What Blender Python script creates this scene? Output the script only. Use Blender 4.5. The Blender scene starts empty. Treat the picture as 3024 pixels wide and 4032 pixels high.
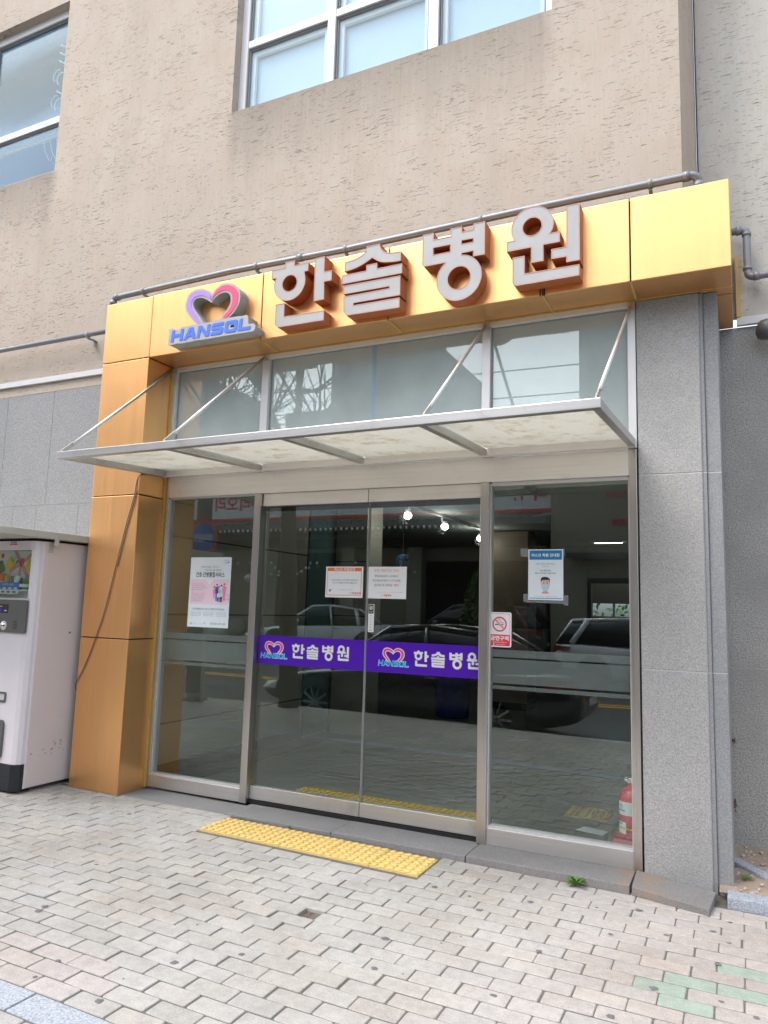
import bpy, bmesh, math, random
from mathutils import Vector, Matrix
from mathutils.geometry import tessellate_polygon
random.seed(7)
PI = math.pi
sc = bpy.context.scene
COL = sc.collection
OFF = {}

# ------------------------------------------------------------------ mesh collector
class MB:
    def __init__(self):
        self.v = []; self.f = []; self.m = []; self.c = []; self.cur = 0; self.col = (1, 1, 1, 1); self.s = []
        self.smooth = False
    def add(self, verts, faces):
        b = len(self.v)
        self.v += [tuple(p) for p in verts]
        self.c += [self.col] * len(verts)
        for f in faces:
            self.f.append(tuple(b + i for i in f)); self.m.append(self.cur); self.s.append(self.smooth)
    def box(self, x0, x1, y0, y1, z0, z1):
        self.add([(x0,y0,z0),(x1,y0,z0),(x1,y1,z0),(x0,y1,z0),(x0,y0,z1),(x1,y0,z1),(x1,y1,z1),(x0,y1,z1)],
                 [(0,3,2,1),(4,5,6,7),(0,1,5,4),(1,2,6,5),(2,3,7,6),(3,0,4,7)])
    def hexa(self, p):  # 8 points, bottom ring then top ring
        self.add(p, [(0,3,2,1),(4,5,6,7),(0,1,5,4),(1,2,6,5),(2,3,7,6),(3,0,4,7)])
    def quad(self, a, b, c, d):
        self.add([a,b,c,d], [(0,1,2,3)])
    def bar(self, a, b, w, h):  # box-section bar from a to b; w horizontal, h vertical
        a = Vector(a); b = Vector(b); d = (b - a).normalized()
        up = Vector((0,0,1)) if abs(d.z) < .95 else Vector((0,1,0))
        s = d.cross(up).normalized() * w / 2; u = s.cross(d).normalized() * h / 2
        self.hexa([a-s-u, b-s-u, b+s-u, a+s-u, a-s+u, b-s+u, b+s+u, a+s+u])
    def tube(self, pts, r, n=10, r1=None, cap=True):
        pts = [Vector(p) for p in pts]; k = len(pts); rings = []
        sm = self.smooth; self.smooth = True
        tang = [(pts[min(i+1,k-1)] - pts[max(i-1,0)]).normalized() for i in range(k)]
        sv = tang[0].cross(Vector((0,0,1)) if abs(tang[0].z) < .9 else Vector((1,0,0))).normalized()
        vs = []; fs = []
        for i, p in enumerate(pts):
            t = tang[i]; sv = sv - t*sv.dot(t)
            if sv.length < 1e-5: sv = t.orthogonal()
            sv.normalize(); u = sv.cross(t).normalized()
            rr = r if r1 is None else r + (r1 - r) * i / (k - 1)
            for j in range(n):
                a = 2*PI*j/n
                vs.append(p + sv*math.cos(a)*rr + u*math.sin(a)*rr)
        for i in range(k-1):
            for j in range(n):
                fs.append((i*n+j, i*n+(j+1)%n, (i+1)*n+(j+1)%n, (i+1)*n+j))
        if cap:
            fs.append(tuple(range(n))[::-1]); fs.append(tuple((k-1)*n+j for j in range(n)))
        self.add(vs, fs); self.smooth = sm
    def lathe(self, c, prof, n=24, axis='z', close=True):
        cx, cy, cz = c; vs = []; fs = []; k = len(prof)
        sm = self.smooth; self.smooth = True
        for r, h in prof:
            for j in range(n):
                a = 2*PI*j/n; p, q = r*math.cos(a), r*math.sin(a)
                vs.append((cx+p, cy+q, cz+h) if axis == 'z' else ((cx+p, cy-h, cz+q) if axis == 'y' else (cx+h, cy+p, cz+q)))
        for i in range(k-1):
            for j in range(n):
                fs.append((i*n+j, i*n+(j+1)%n, (i+1)*n+(j+1)%n, (i+1)*n+j))
        if close:
            fs.append(tuple(range(n))[::-1]); fs.append(tuple((k-1)*n+j for j in range(n)))
        self.add(vs, fs); self.smooth = sm
    def flat(self, outer, y, holes=(), flip=False):   # filled outline in the xz plane facing -y
        loops = [outer] + list(holes)
        pts = [p for l in loops for p in l]
        tri = tessellate_polygon([[Vector((p[0], p[1], 0)) for p in l] for l in loops])
        fs = []
        for t in tri:
            a, b, c = (pts[i] for i in t)
            ar = (b[0]-a[0])*(c[1]-a[1]) - (b[1]-a[1])*(c[0]-a[0])
            if abs(ar) < 1e-12: continue
            t = t if ar > 0 else t[::-1]
            fs.append(t[::-1] if flip else t)
        self.add([(p[0], y, p[1]) for p in pts], fs)
    def prism(self, outer, y0, y1, holes=(), back=True):
        self.flat(outer, y0, holes)
        if back: self.flat(outer, y1, holes, True)
        for l, sgn in [(outer, 1)] + [(h, 1) for h in holes]:
            n = len(l)
            vs = [(p[0], y0, p[1]) for p in l] + [(p[0], y1, p[1]) for p in l]
            self.add(vs, [(i, n+i, n+(i+1)%n, (i+1)%n) for i in range(n)])
    def build(self, name, mats, parent=None, bevel=0, recalc=True, loc=None):
        me = bpy.data.meshes.new(name)
        off = Vector((0,0,0))
        if parent is not None: off = OFF.get(parent.name, Vector((0,0,0)))
        elif loc is not None: off = Vector(loc)
        me.from_pydata([tuple(Vector(p) - off) for p in self.v], [], self.f)
        mats = mats if isinstance(mats, (list, tuple)) else [mats]
        for m in mats: me.materials.append(m)
        me.polygons.foreach_set('material_index', self.m)
        me.polygons.foreach_set('use_smooth', self.s)
        if any(c != (1,1,1,1) for c in self.c):
            a = me.color_attributes.new('Col', 'FLOAT_COLOR', 'POINT')
            a.data.foreach_set('color', [x for c in self.c for x in c])
        hascol = any(c != (1,1,1,1) for c in self.c)
        if recalc or not hascol:
            bm = bmesh.new(); bm.from_mesh(me)
            if not hascol: bmesh.ops.remove_doubles(bm, verts=bm.verts, dist=2e-6)
            if recalc: bmesh.ops.recalc_face_normals(bm, faces=bm.faces)
            bm.to_mesh(me); bm.free()
        me.update()
        o = bpy.data.objects.new(name, me); COL.objects.link(o)
        if parent is not None:
            o.parent = parent; OFF[o.name] = off
        else:
            o.location = off; OFF[o.name] = off
        if bevel:
            b = o.modifiers.new('Bevel', 'BEVEL'); b.width = bevel; b.segments = 2; b.limit_method = 'ANGLE'; b.angle_limit = math.radians(40)
        return o

def tag(o, label=None, cat=None, group=None, kind=None):
    if label: o['label'] = label
    if cat: o['category'] = cat
    if group: o['group'] = group
    if kind: o['kind'] = kind
    return o
def thing(name, loc, label, cat, group=None):
    o = bpy.data.objects.new(name, None); COL.objects.link(o)
    o.location = loc; o.empty_display_size = .1; OFF[o.name] = Vector(loc)
    return tag(o, label, cat, group)
def copy_tree(o, parent=None):
    c = o.copy(); COL.objects.link(c)
    if parent is not None: c.parent = parent
    for ch in list(o.children): copy_tree(ch, c)
    return c
def B(name, mats, parent, *boxes, bevel=0, **kw):
    m = MB()
    for b in boxes: m.box(*b)
    return m.build(name, mats, parent, bevel, **kw)
def each(name, mats, parent, *boxes, bevel=0):
    for b in boxes: B(name, mats, parent, b, bevel=bevel)
def arc(cx, cz, r, a0, a1, n=24):
    return [(cx + r*math.cos(math.radians(a0+(a1-a0)*i/n)), cz + r*math.sin(math.radians(a0+(a1-a0)*i/n))) for i in range(n+1)]
def circ(cx, cz, r, n=32): return arc(cx, cz, r, 0, 360*(n-1)/n, n-1)
def rrect(x0, x1, z0, z1, r, n=5):
    return arc(x1-r, z0+r, r, -90, 0, n) + arc(x1-r, z1-r, r, 0, 90, n) + arc(x0+r, z1-r, r, 90, 180, n) + arc(x0+r, z0+r, r, 180, 270, n)
def rect(x0, x1, z0, z1): return [(x0,z0),(x1,z0),(x1,z1),(x0,z1)]
def area(p): return sum(p[i][0]*p[(i+1)%len(p)][1]-p[(i+1)%len(p)][0]*p[i][1] for i in range(len(p)))/2
def offset(poly, d):   # shrink a CCW outline by d
    if area(poly) < 0: poly = poly[::-1]
    n = len(poly); out = []
    for i in range(n):
        a, b, c = Vector(poly[i-1]), Vector(poly[i]), Vector(poly[(i+1)%n])
        e1 = (b-a); e2 = (c-b)
        if e1.length < 1e-6 or e2.length < 1e-6: out.append(tuple(b)); continue
        e1.normalize(); e2.normalize()
        n1 = Vector((-e1.y, e1.x)); n2 = Vector((-e2.y, e2.x)); k = 1 + n1.dot(n2)
        out.append(tuple(b + (n1+n2)*(d/max(k,.35))))
    return out
def catmull(pts, k=4, closed=False):
    n = len(pts); out = []
    for i in range(n if closed else n-1):
        p = [Vector(pts[(i+j) % n]) if closed else Vector(pts[min(max(i+j,0),n-1)]) for j in (-1,0,1,2)]
        for s in range(k):
            t = s/k
            q = .5*((2*p[1]) + (p[2]-p[0])*t + (2*p[0]-5*p[1]+4*p[2]-p[3])*t*t + (-p[0]+3*p[1]-3*p[2]+p[3])*t**3)
            out.append(tuple(q))
    if not closed: out.append(tuple(pts[-1]))
    return out
_tc = {}
def text(mb, body, cx, cz, y, w=None, h=None, bold=0, shear=0, align='C', flip=False):
    """lettering as flat faces in the xz plane; w/h = size of its bounding box"""
    key = (body, bold, shear)
    if key not in _tc:
        cu = bpy.data.curves.new('lettering', 'FONT'); cu.body = body; cu.size = 1; cu.offset = bold; cu.shear = shear; cu.resolution_u = 3
        ob = bpy.data.objects.new('lettering', cu)
        me = bpy.data.meshes.new_from_object(ob)
        _tc[key] = ([tuple(v.co) for v in me.vertices], [tuple(p.vertices) for p in me.polygons])
        bpy.data.objects.remove(ob); bpy.data.curves.remove(cu); bpy.data.meshes.remove(me)
    vs, fs = _tc[key]
    if not vs: return
    x0 = min(v[0] for v in vs); x1 = max(v[0] for v in vs); z0 = min(v[1] for v in vs); z1 = max(v[1] for v in vs)
    sx = w/(x1-x0) if w else None; sz = h/(z1-z0) if h else None
    sx = sx or sz; sz = sz or sx
    ax = {'C': (x0+x1)/2, 'L': x0, 'R': x1}[align]
    mb.add([(cx+(v[0]-ax)*sx*(-1 if flip else 1), y, cz+(v[1]-(z0+z1)/2)*sz) for v in vs], [f if not flip else f[::-1] for f in fs])

# ------------------------------------------------------------------ materials
class NT:
    def __init__(self, name):
        self.m = bpy.data.materials.new(name); self.m.use_nodes = True
        self.t = self.m.node_tree; self.n = self.t.nodes; self.l = self.t.links
        self.bsdf = self.n['Principled BSDF']; self.out = self.n['Material Output']
        self.tc = self.n.new('ShaderNodeTexCoord')
    def lk(self, a, b): self.l.new(a, b)
    def mapping(self, scale=(1,1,1), rot=(0,0,0)):
        m = self.n.new('ShaderNodeMapping'); m.inputs['Scale'].default_value = scale; m.inputs['Rotation'].default_value = rot
        self.lk(self.tc.outputs['Object'], m.inputs['Vector']); return m.outputs['Vector']
    def noise(self, scale, vec=None, detail=3, rough=.55, dist=0):
        t = self.n.new('ShaderNodeTexNoise'); t.inputs['Scale'].default_value = scale; t.inputs['Detail'].default_value = detail
        t.inputs['Roughness'].default_value = rough; t.inputs['Distortion'].default_value = dist
        self.lk(vec if vec is not None else self.tc.outputs['Object'], t.inputs['Vector']); return t.outputs['Fac']
    def voro(self, scale, vec=None, feature='F1', out='Distance'):
        t = self.n.new('ShaderNodeTexVoronoi'); t.inputs['Scale'].default_value = scale; t.feature = feature
        self.lk(vec if vec is not None else self.tc.outputs['Object'], t.inputs['Vector']); return t.outputs[out]
    def ramp(self, fac, stops):
        r = self.n.new('ShaderNodeValToRGB'); e = r.color_ramp.elements
        for i, (p, c) in enumerate(stops):
            el = e[i] if i < 2 else e.new(p)
            el.position = p; el.color = c if len(c) == 4 else (*c, 1)
        self.lk(fac, r.inputs['Fac']); return r.outputs['Color']
    def mix(self, fac, a, b, mode='MIX'):
        m = self.n.new('ShaderNodeMix'); m.data_type = 'RGBA'; m.blend_type = mode
        for s, v in ((m.inputs[0], fac), (m.inputs[6], a), (m.inputs[7], b)):
            if isinstance(v, (int, float)): s.default_value = v
            elif isinstance(v, tuple): s.default_value = (*v, 1) if len(v) == 3 else v
            else: self.lk(v, s)
        return m.outputs[2]
    def math(self, op, a, b=0.0):
        m = self.n.new('ShaderNodeMath'); m.operation = op
        for s, v in ((m.inputs[0], a), (m.inputs[1], b)):
            if isinstance(v, (int, float)): s.default_value = v
            else: self.lk(v, s)
        return m.outputs[0]
    def bump(self, h, strength=.3, dist=.01, prev=None):
        b = self.n.new('ShaderNodeBump'); b.inputs['Strength'].default_value = strength; b.inputs['Distance'].default_value = dist
        self.lk(h, b.inputs['Height'])
        if prev is not None: self.lk(prev, b.inputs['Normal'])
        return b.outputs['Normal']
    def set(self, **k):
        for n, v in k.items():
            s = self.bsdf.inputs[n.replace('_', ' ')]
            if isinstance(v, (int, float)): s.default_value = v
            elif isinstance(v, tuple): s.default_value = (*v, 1) if len(v) == 3 else v
            else: self.lk(v, s)
        return self.m
BW = lambda a: (a, a, a)
def mul(c, k): return tuple(min(1, x*k) for x in c)
def plain(name, col, rough=.5, metal=0, var=.08, scale=9, bump=0, bscale=150, spec=.5, coat=0):
    t = NT(name)
    c = t.mix(t.noise(scale, detail=5), mul(col, 1-var), mul(col, 1+var))
    t.set(Base_Color=c, Metallic=metal, Coat_Weight=coat)
    t.bsdf.inputs['Specular IOR Level'].default_value = spec
    r = t.noise(scale*2.3, detail=4)
    t.set(Roughness=t.math('ADD', t.math('MULTIPLY', r, rough*.3), rough*.85))
    if bump: t.set(Normal=t.bump(t.noise(bscale, detail=3), bump, .004))
    return t.m
def ink(name, col, rough=.6): return plain(name, col, rough, var=.03, scale=30)
def glow(name, col, st):
    t = NT(name); t.set(Base_Color=col, Emission_Color=col, Emission_Strength=st); return t.m

def stucco(name, c0, dirty, sills=()):
    t = NT(name)
    big = t.noise(.55, detail=5); mid = t.noise(3.2, detail=4)
    grain = t.noise(170, detail=2)
    streak = t.noise(1, t.mapping((46, 46, 6)), detail=4, rough=.6)
    stain = t.noise(1, t.mapping((2.6, 2.6, .35)), detail=5, rough=.62)
    sv = t.mapping((14, 14, 150), (0, math.radians(3), 0))
    sl = t.noise(1, sv, detail=4, rough=.6, dist=.9)
    gate = t.noise(3.0, detail=3)
    slit = t.ramp(t.math('ADD', t.math('MULTIPLY', sl, 1.0), t.math('MULTIPLY', gate, .22)), [(.748, BW(0)), (.775, BW(1))])
    c = t.mix(t.ramp(big, [(.3, BW(0)), (.7, BW(1))]), mul(c0, .93), mul(c0, 1.06))
    c = t.mix(t.ramp(mid, [(.35, BW(0)), (.7, BW(1))]), c, t.mix(1.0, c, (.96, .92, .9), 'MULTIPLY'))
    c = t.mix(t.math('MULTIPLY', t.ramp(stain, [(.48, BW(0)), (.75, BW(1))]), dirty), c, mul(c0, .55))
    c = t.mix(t.math('MULTIPLY', t.ramp(streak, [(.42, BW(0)), (.7, BW(1))]), .12), c, mul(c0, .6))
    c = t.mix(t.math('MULTIPLY', slit, .5), c, mul(c0, .38))
    if sills:   # rain stains washed down from the window sills
        sx = t.n.new('ShaderNodeSeparateXYZ'); t.lk(t.tc.outputs['Object'], sx.inputs[0])
        for a, b, zs in sills:
            mid_, hw = (a+b)/2, (b-a)/2
            ix = t.ramp(t.math('SUBTRACT', hw, t.math('ABSOLUTE', t.math('SUBTRACT', sx.outputs[0], mid_))), [(0, BW(0)), (.12, BW(1))])
            dz = t.math('SUBTRACT', zs, sx.outputs[2])
            dn = t.math('DIVIDE', dz, t.math('ADD', .18, t.math('MULTIPLY', t.noise(1, t.mapping((5, 5, .15)), detail=4, rough=.7), 1.1)))
            f = t.math('MULTIPLY', t.math('MULTIPLY', t.ramp(dn, [(0, BW(1)), (1, BW(0))]), ix), t.math('GREATER_THAN', dz, 0))
            f = t.math('MULTIPLY', f, t.math('ADD', .35, t.math('MULTIPLY', t.noise(1, t.mapping((40, 40, 1.5)), detail=4, rough=.7), .6)))
            c = t.mix(t.math('MULTIPLY', f, .75), c, (.17, .155, .135))
    n = t.bump(grain, .34, .005)
    n = t.bump(streak, .30, .008, n)
    n = t.bump(t.math('SUBTRACT', 1.0, slit), .75, .012, n)
    t.set(Base_Color=c, Roughness=.92, Normal=n); t.bsdf.inputs['Specular IOR Level'].default_value = .15
    return t.m
def granite(name, c0, dark=.45, bump=.5, stain=.25, scale=120):
    t = NT(name)
    v = t.noise(scale, detail=2, rough=.7); v2 = t.voro(scale*.9)
    sp = t.ramp(v, [(.36, BW(dark)), (.5, BW(.92)), (.68, BW(1.15))])
    big = t.noise(1.3, detail=5)
    c = t.mix(1.0, c0, sp, 'MULTIPLY')
    c = t.mix(t.math('MULTIPLY', t.ramp(v2, [(.08, BW(1)), (.2, BW(0))]), .4), c, mul(c0, .35))
    c = t.mix(t.math('MULTIPLY', t.ramp(big, [(.45, BW(0)), (.7, BW(1))]), stain), c, mul(c0, .6))
    n = t.bump(t.noise(scale*.55, detail=3), bump, .008)
    t.set(Base_Color=c, Roughness=.85, Normal=n); t.bsdf.inputs['Specular IOR Level'].default_value = .25
    return t.m
def metal(name, col, rough=.3, streak=(1,1,1), st=.12, metallic=1.0, dirt=0.0, wave=False):
    t = NT(name)
    s = t.noise(1, t.mapping(streak), detail=4, rough=.65)
    c = t.mix(t.ramp(s, [(.3, BW(0)), (.7, BW(1))]), mul(col, 1-st), mul(col, 1+st))
    if dirt:
        d = t.noise(4, detail=6, rough=.7)
        c = t.mix(t.math('MULTIPLY', t.ramp(d, [(.55, BW(0)), (.72, BW(1))]), dirt), c, mul(col, .45))
    r = t.math('ADD', t.math('MULTIPLY', s, rough*.5), rough*.75)
    nrm = t.bump(s, .03, .002)
    if wave:
        nrm = t.bump(t.noise(1.7, detail=1), .22, .03, nrm)
        drip = t.noise(1, t.mapping((11, 11, .9)), detail=5, rough=.7)
        c = t.mix(t.math('MULTIPLY', t.ramp(drip, [(.60, BW(0)), (.72, BW(1))]), .22), c, mul(col, .5))
        sp = t.voro(38); c = t.mix(t.math('MULTIPLY', t.ramp(sp, [(.03, BW(1)), (.06, BW(0))]), .5), c, mul(col, .45))
    t.set(Base_Color=c, Metallic=metallic, Roughness=r, Normal=nrm)
    return t.m
def glass(name, tint=(.82,.88,.86), r0=.085, rough=0.0, film=None, ff=0.0, wav=0.0):
    t = NT(name); n = t.n
    n.remove(t.bsdf)
    tr = n.new('ShaderNodeBsdfTransparent'); tr.inputs['Color'].default_value = (*tint, 1)
    gl = n.new('ShaderNodeBsdfGlossy'); gl.inputs['Color'].default_value = (.90,.98,.94,1); gl.inputs['Roughness'].default_value = rough
    if wav: t.lk(t.bump(t.noise(1.1, detail=1), wav, .02), gl.inputs['Normal'])
    lw = n.new('ShaderNodeLayerWeight'); lw.inputs['Blend'].default_value = .5
    f = t.math('ADD', t.math('MULTIPLY', t.math('POWER', lw.outputs['Facing'], 5.0), 1-r0), r0)
    base = tr.outputs[0]
    if film:
        d = n.new('ShaderNodeBsdfDiffuse'); d.inputs['Color'].default_value = (*film, 1)
        dn = t.noise(2.2, detail=4)
        t.lk(t.mix(t.ramp(dn, [(.3, BW(0)), (.7, BW(1))]), mul(film, .9), mul(film, 1.1)), d.inputs['Color'])
        mx = n.new('ShaderNodeMixShader'); mx.inputs[0].default_value = ff
        t.lk(base, mx.inputs[1]); t.lk(d.outputs[0], mx.inputs[2]); base = mx.outputs[0]
    m = n.new('ShaderNodeMixShader'); t.lk(f, m.inputs[0]); t.lk(base, m.inputs[1]); t.lk(gl.outputs[0], m.inputs[2])
    t.lk(m.outputs[0], t.out.inputs['Surface'])
    return t.m
def panelsheet(name, col):
    t = NT(name); n = t.n
    d = t.noise(7, detail=6, rough=.7); d2 = t.noise(1, t.mapping((16, 4, 4)), detail=5)
    c = t.mix(t.math('MULTIPLY', t.ramp(d, [(.52, BW(0)), (.72, BW(1))]), .6), col, (.42, .34, .22))
    c = t.mix(t.math('MULTIPLY', t.ramp(d2, [(.6, BW(0)), (.72, BW(1))]), .25), c, (.42, .34, .22))
    n.remove(t.bsdf)
    a = n.new('ShaderNodeBsdfDiffuse'); b = n.new('ShaderNodeBsdfTranslucent'); m = n.new('ShaderNodeMixShader'); m.inputs[0].default_value = .62
    t.lk(c, a.inputs['Color']); t.lk(c, b.inputs['Color']); t.lk(a.outputs[0], m.inputs[1]); t.lk(b.outputs[0], m.inputs[2]); t.lk(m.outputs[0], t.out.inputs['Surface'])
    return t.m
def paver_mat():
    t = NT('paver_concrete')
    at = t.n.new('ShaderNodeAttribute'); at.attribute_name = 'Col'
    fine = t.noise(240, detail=3, rough=.7); mid = t.noise(22, detail=5, rough=.65); big = t.noise(1.1, detail=5)
    sp = t.voro(75); gate = t.noise(7, detail=2)
    c = at.outputs['Color']
    c = t.mix(1.0, c, t.ramp(fine, [(.3, BW(.72)), (.5, BW(1.0)), (.72, BW(1.22))]), 'MULTIPLY')
    c = t.mix(1.0, c, t.ramp(mid, [(.3, BW(.86)), (.65, BW(1.06))]), 'MULTIPLY')
    c = t.mix(1.0, c, t.ramp(big, [(.35, (.84,.81,.78)), (.6, BW(1.02))]), 'MULTIPLY')
    pit = t.math('MULTIPLY', t.ramp(sp, [(.10, BW(1)), (.17, BW(0))]), t.ramp(gate, [(.5, BW(0)), (.62, BW(1))]))
    c = t.mix(t.math('MULTIPLY', pit, .7), c, (.16,.15,.14))
    n = t.bump(fine, .45, .004); n = t.bump(mid, .25, .008, n)
    t.set(Base_Color=c, Roughness=.92, Normal=n); t.bsdf.inputs['Specular IOR Level'].default_value = .2
    return t.m
def slabmat(name, c0, rust=None):
    t = NT(name)
    v = t.noise(130, detail=3, rough=.7); b = t.noise(3, detail=5)
    c = t.mix(t.ramp(v, [(.35, BW(0)), (.65, BW(1))]), mul(c0, .8), mul(c0, 1.18))
    c = t.mix(t.math('MULTIPLY', t.ramp(b, [(.45, BW(0)), (.7, BW(1))]), .35), c, mul(c0, .6))
    if rust is not None:
        s = t.n.new('ShaderNodeSeparateXYZ'); t.lk(t.tc.outputs['Object'], s.inputs[0])
        dx = t.math('ABSOLUTE', t.math('SUBTRACT', s.outputs[0], rust)); f = t.math('SUBTRACT', .17, dx)
        f = t.math('MULTIPLY', t.math('ADD', f, t.math('MULTIPLY', t.math('SUBTRACT', t.noise(9, detail=5), .5), .5)), 3.0)
        c = t.mix(t.ramp(f, [(.15, BW(0)), (.9, BW(.6))]), c, (.37, .23, .14))
    t.set(Base_Color=c, Roughness=.85, Normal=t.bump(v, .25, .003)); t.bsdf.inputs['Specular IOR Level'].default_value = .3
    return t.m
def floor_granite():
    t = NT('floor_granite')
    v = t.noise(150, detail=2, rough=.7)
    c = t.mix(1.0, (.13,.14,.135), t.ramp(v, [(.35, BW(.45)), (.5, BW(.95)), (.68, BW(1.3))]), 'MULTIPLY')
    br = t.n.new('ShaderNodeTexBrick'); br.offset = 0; br.inputs['Scale'].default_value = 1; br.inputs['Mortar Size'].default_value = .004
    br.inputs['Brick Width'].default_value = .6; br.inputs['Row Height'].default_value = .6; t.lk(t.tc.outputs['Object'], br.inputs['Vector'])
    c = t.mix(br.outputs['Fac'], c, (.08,.08,.08))
    t.set(Base_Color=c, Roughness=.3); return t.m

M = {}
M['stucco'] = stucco('tan_stucco', (.50, .437, .37), .22, sills=[(-.60, 2.25, 5.56), (-5.2, -2.60, 5.55)])
M['stucco_grey'] = stucco('grey_stucco', (.60, .585, .535), .5)
M['granite'] = granite('flamed_granite', (.335, .34, .345), dark=.6, stain=.25, scale=150)
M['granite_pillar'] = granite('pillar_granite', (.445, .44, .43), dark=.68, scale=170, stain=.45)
M['granite_dark'] = granite('setback_granite', (.44, .435, .415), dark=.5, stain=.75)  # plain grey granite of the set-back wall
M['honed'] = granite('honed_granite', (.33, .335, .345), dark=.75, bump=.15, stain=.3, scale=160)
M['joint'] = plain('joint_sealant', (.55,.54,.52), .8)
M['gold'] = metal('gold_panel', (.95, .515, .215), .34, (26,26,.6), .03, .86, wave=True)
M['goldtrim'] = plain('gold_sealant', (.62,.40,.12), .5)
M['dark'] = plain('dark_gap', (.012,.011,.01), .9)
M['steel'] = metal('brushed_steel', (.60,.57,.535), .30, (60,60,1.0), .07)
M['steelh'] = metal('brushed_steel_horizontal', (.88,.835,.785), .36, (.9,60,60), .05, metallic=.35, dirt=.12)
M['steelr'] = metal('rail_steel', (.60,.585,.565), .34, (.9,60,60), .06, metallic=.75, dirt=.3)
M['steelc'] = metal('canopy_steel', (.54,.535,.52), .36, (1.2,50,50), .08, metallic=.75, dirt=.4)
M['alu'] = plain('aluminium_frame', (.66,.66,.66), .38, .35, var=.05)
M['white_frame'] = plain('white_window_frame', (.74,.75,.76), .4, var=.04)
M['rail'] = plain('window_seal', (.30,.31,.31), .6)
M['flash'] = plain('flashing_strip', (.60,.60,.61), .5, .2)
M['pipe'] = plain('grey_conduit', (.23,.245,.265), .45, .25, var=.15)
M['cable'] = plain('brown_cable', (.13,.09,.07), .6)
M['cableblk'] = plain('black_cable', (.035,.035,.045), .6)
M['glass'] = glass('entrance_glass', (.92,.96,.94), .086, wav=.03)
M['glass_up'] = glass('window_glass', (.88,.94,.98), .03)
M['film'] = glass('transom_glass', (.6,.66,.64), .15, film=(.47,.54,.535), ff=.9, wav=.0)
M['frost'] = glass('frosted_film', (.86,.9,.88), .02, film=(.30,.345,.33), ff=.26)
M['sheet'] = panelsheet('translucent_roof_sheet', (.76,.755,.70))
M['face'] = plain('letter_acrylic', (.405,.402,.398), .38, var=.16, scale=7)
M['edge'] = plain('letter_edge_trim', (.50,.27,.22), .5)
M['side'] = plain('letter_side_orange', (.40,.115,.035), .5, var=.22, scale=7)
M['logoside'] = plain('logo_side_grey', (.38,.385,.36), .55, var=.2, scale=14)
M['white'] = plain('white_acrylic', (.76,.76,.76), .4, var=.04)
M['pink'] = ink('pink_acrylic', (.84,.075,.19)); M['purple'] = ink('lilac_acrylic', (.42,.23,.72)); M['blue'] = ink('blue_acrylic', (.06,.17,.72))
M['paper'] = ink('white_paper', (.80,.82,.84)); M['paperb'] = ink('pale_blue_paper', (.74,.82,.87))
M['black'] = ink('black_ink', (.02,.02,.022)); M['grey'] = ink('grey_ink', (.30,.32,.36)); M['orange'] = ink('orange_ink', (.86,.16,.02)); M['red'] = ink('red_ink', (.72,.035,.06)); M['rose'] = ink('rose_ink', (.80,.27,.30))
M['hblue'] = ink('header_blue', (.01,.20,.47)); M['palepink'] = ink('pale_pink_ink', (.83,.62,.74)); M['hotpink'] = ink('pink_ink', (.85,.25,.50)); M['cobalt'] = ink('cobalt_ink', (.03,.16,.60)); M['paleblue'] = ink('light_blue_ink', (.36,.66,.82)); M['skin'] = ink('skin_ink', (.80,.50,.38)); M['yellow'] = ink('yellow_ink', (.85,.55,.03))
M['violet'] = ink('violet_film', (.075,.008,.42), .3); M['cyan'] = ink('cyan_film', (.02,.50,.80), .3); M['magenta'] = ink('magenta_film', (.85,.06,.26), .3)
M['tape'] = glass('clear_tape', (.88,.9,.9), .05, rough=.25, film=(.6,.62,.62), ff=.22)
M['tactile'] = plain('tactile_yellow', (.68,.495,.175), .7, var=.14, scale=20, bump=.25, bscale=220)
M['tactile_in'] = plain('worn_tactile_yellow', (.55,.38,.10), .6, var=.2, scale=14)
M['paver'] = paver_mat()
M['sand'] = plain('joint_sand', (.125,.118,.104), .95, var=.35, scale=40, bump=.6)
M['gum'] = plain('trodden_gum', (.13,.13,.132), .85, var=.2)
M['slab'] = slabmat('threshold_stone', (.235,.235,.235)); M['slab_r'] = slabmat('threshold_stone_rusty', (.225,.22,.215), .0)
M['kerb'] = granite('kerb_granite', (.40,.435,.49), dark=.6, bump=.3, stain=.3)
M['dirt'] = plain('sandy_dirt', (.36,.28,.215), .95, var=.3, scale=18, bump=.8, bscale=70)
M['stonebit'] = plain('loose_pebbles', (.48,.42,.38), .9, var=.4, scale=12)
M['leaf'] = plain('weed_leaf', (.10,.22,.03), .6, var=.3)
M['dry'] = plain('dry_leaf', (.13,.07,.045), .8, var=.3)
M['vbody'] = plain('vending_side_pink', (.72,.63,.61), .5, var=.05, scale=4)
M['vfront'] = plain('vending_front_white', (.70,.66,.69), .42, var=.05, scale=4)
M['vgrey'] = plain('vending_panel_grey', (.115,.115,.11), .45, .2); M['vdark'] = plain('vending_kick_black', (.012,.014,.02), .4, var=.3)
M['awn'] = plain('awning_sheet', (.52,.51,.45), .6, var=.14, scale=7)
M['extred'] = plain('extinguisher_red', (.72,.008,.022), .25, coat=.5, var=.05); M['basered'] = plain('stand_plum_plastic', (.42,.02,.05), .45, var=.15)
M['chrome'] = metal('chrome', (.7,.7,.7), .15)
M['ifloor'] = floor_granite(); M['iwall'] = plain('beige_interior_wall', (.33,.31,.255), .6, var=.06, scale=3)
M['idark'] = plain('dark_interior_wall', (.055,.05,.042), .7, var=.2, scale=2); M['istrip'] = plain('dark_floor_strip', (.035,.036,.036), .35)
M['iceil'] = plain('ceiling_white', (.42,.47,.46), .8); M['teal'] = plain('teal_glass_edge', (.09,.17,.17), .25); M['brown'] = plain('brown_column', (.17,.125,.085), .5)
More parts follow.
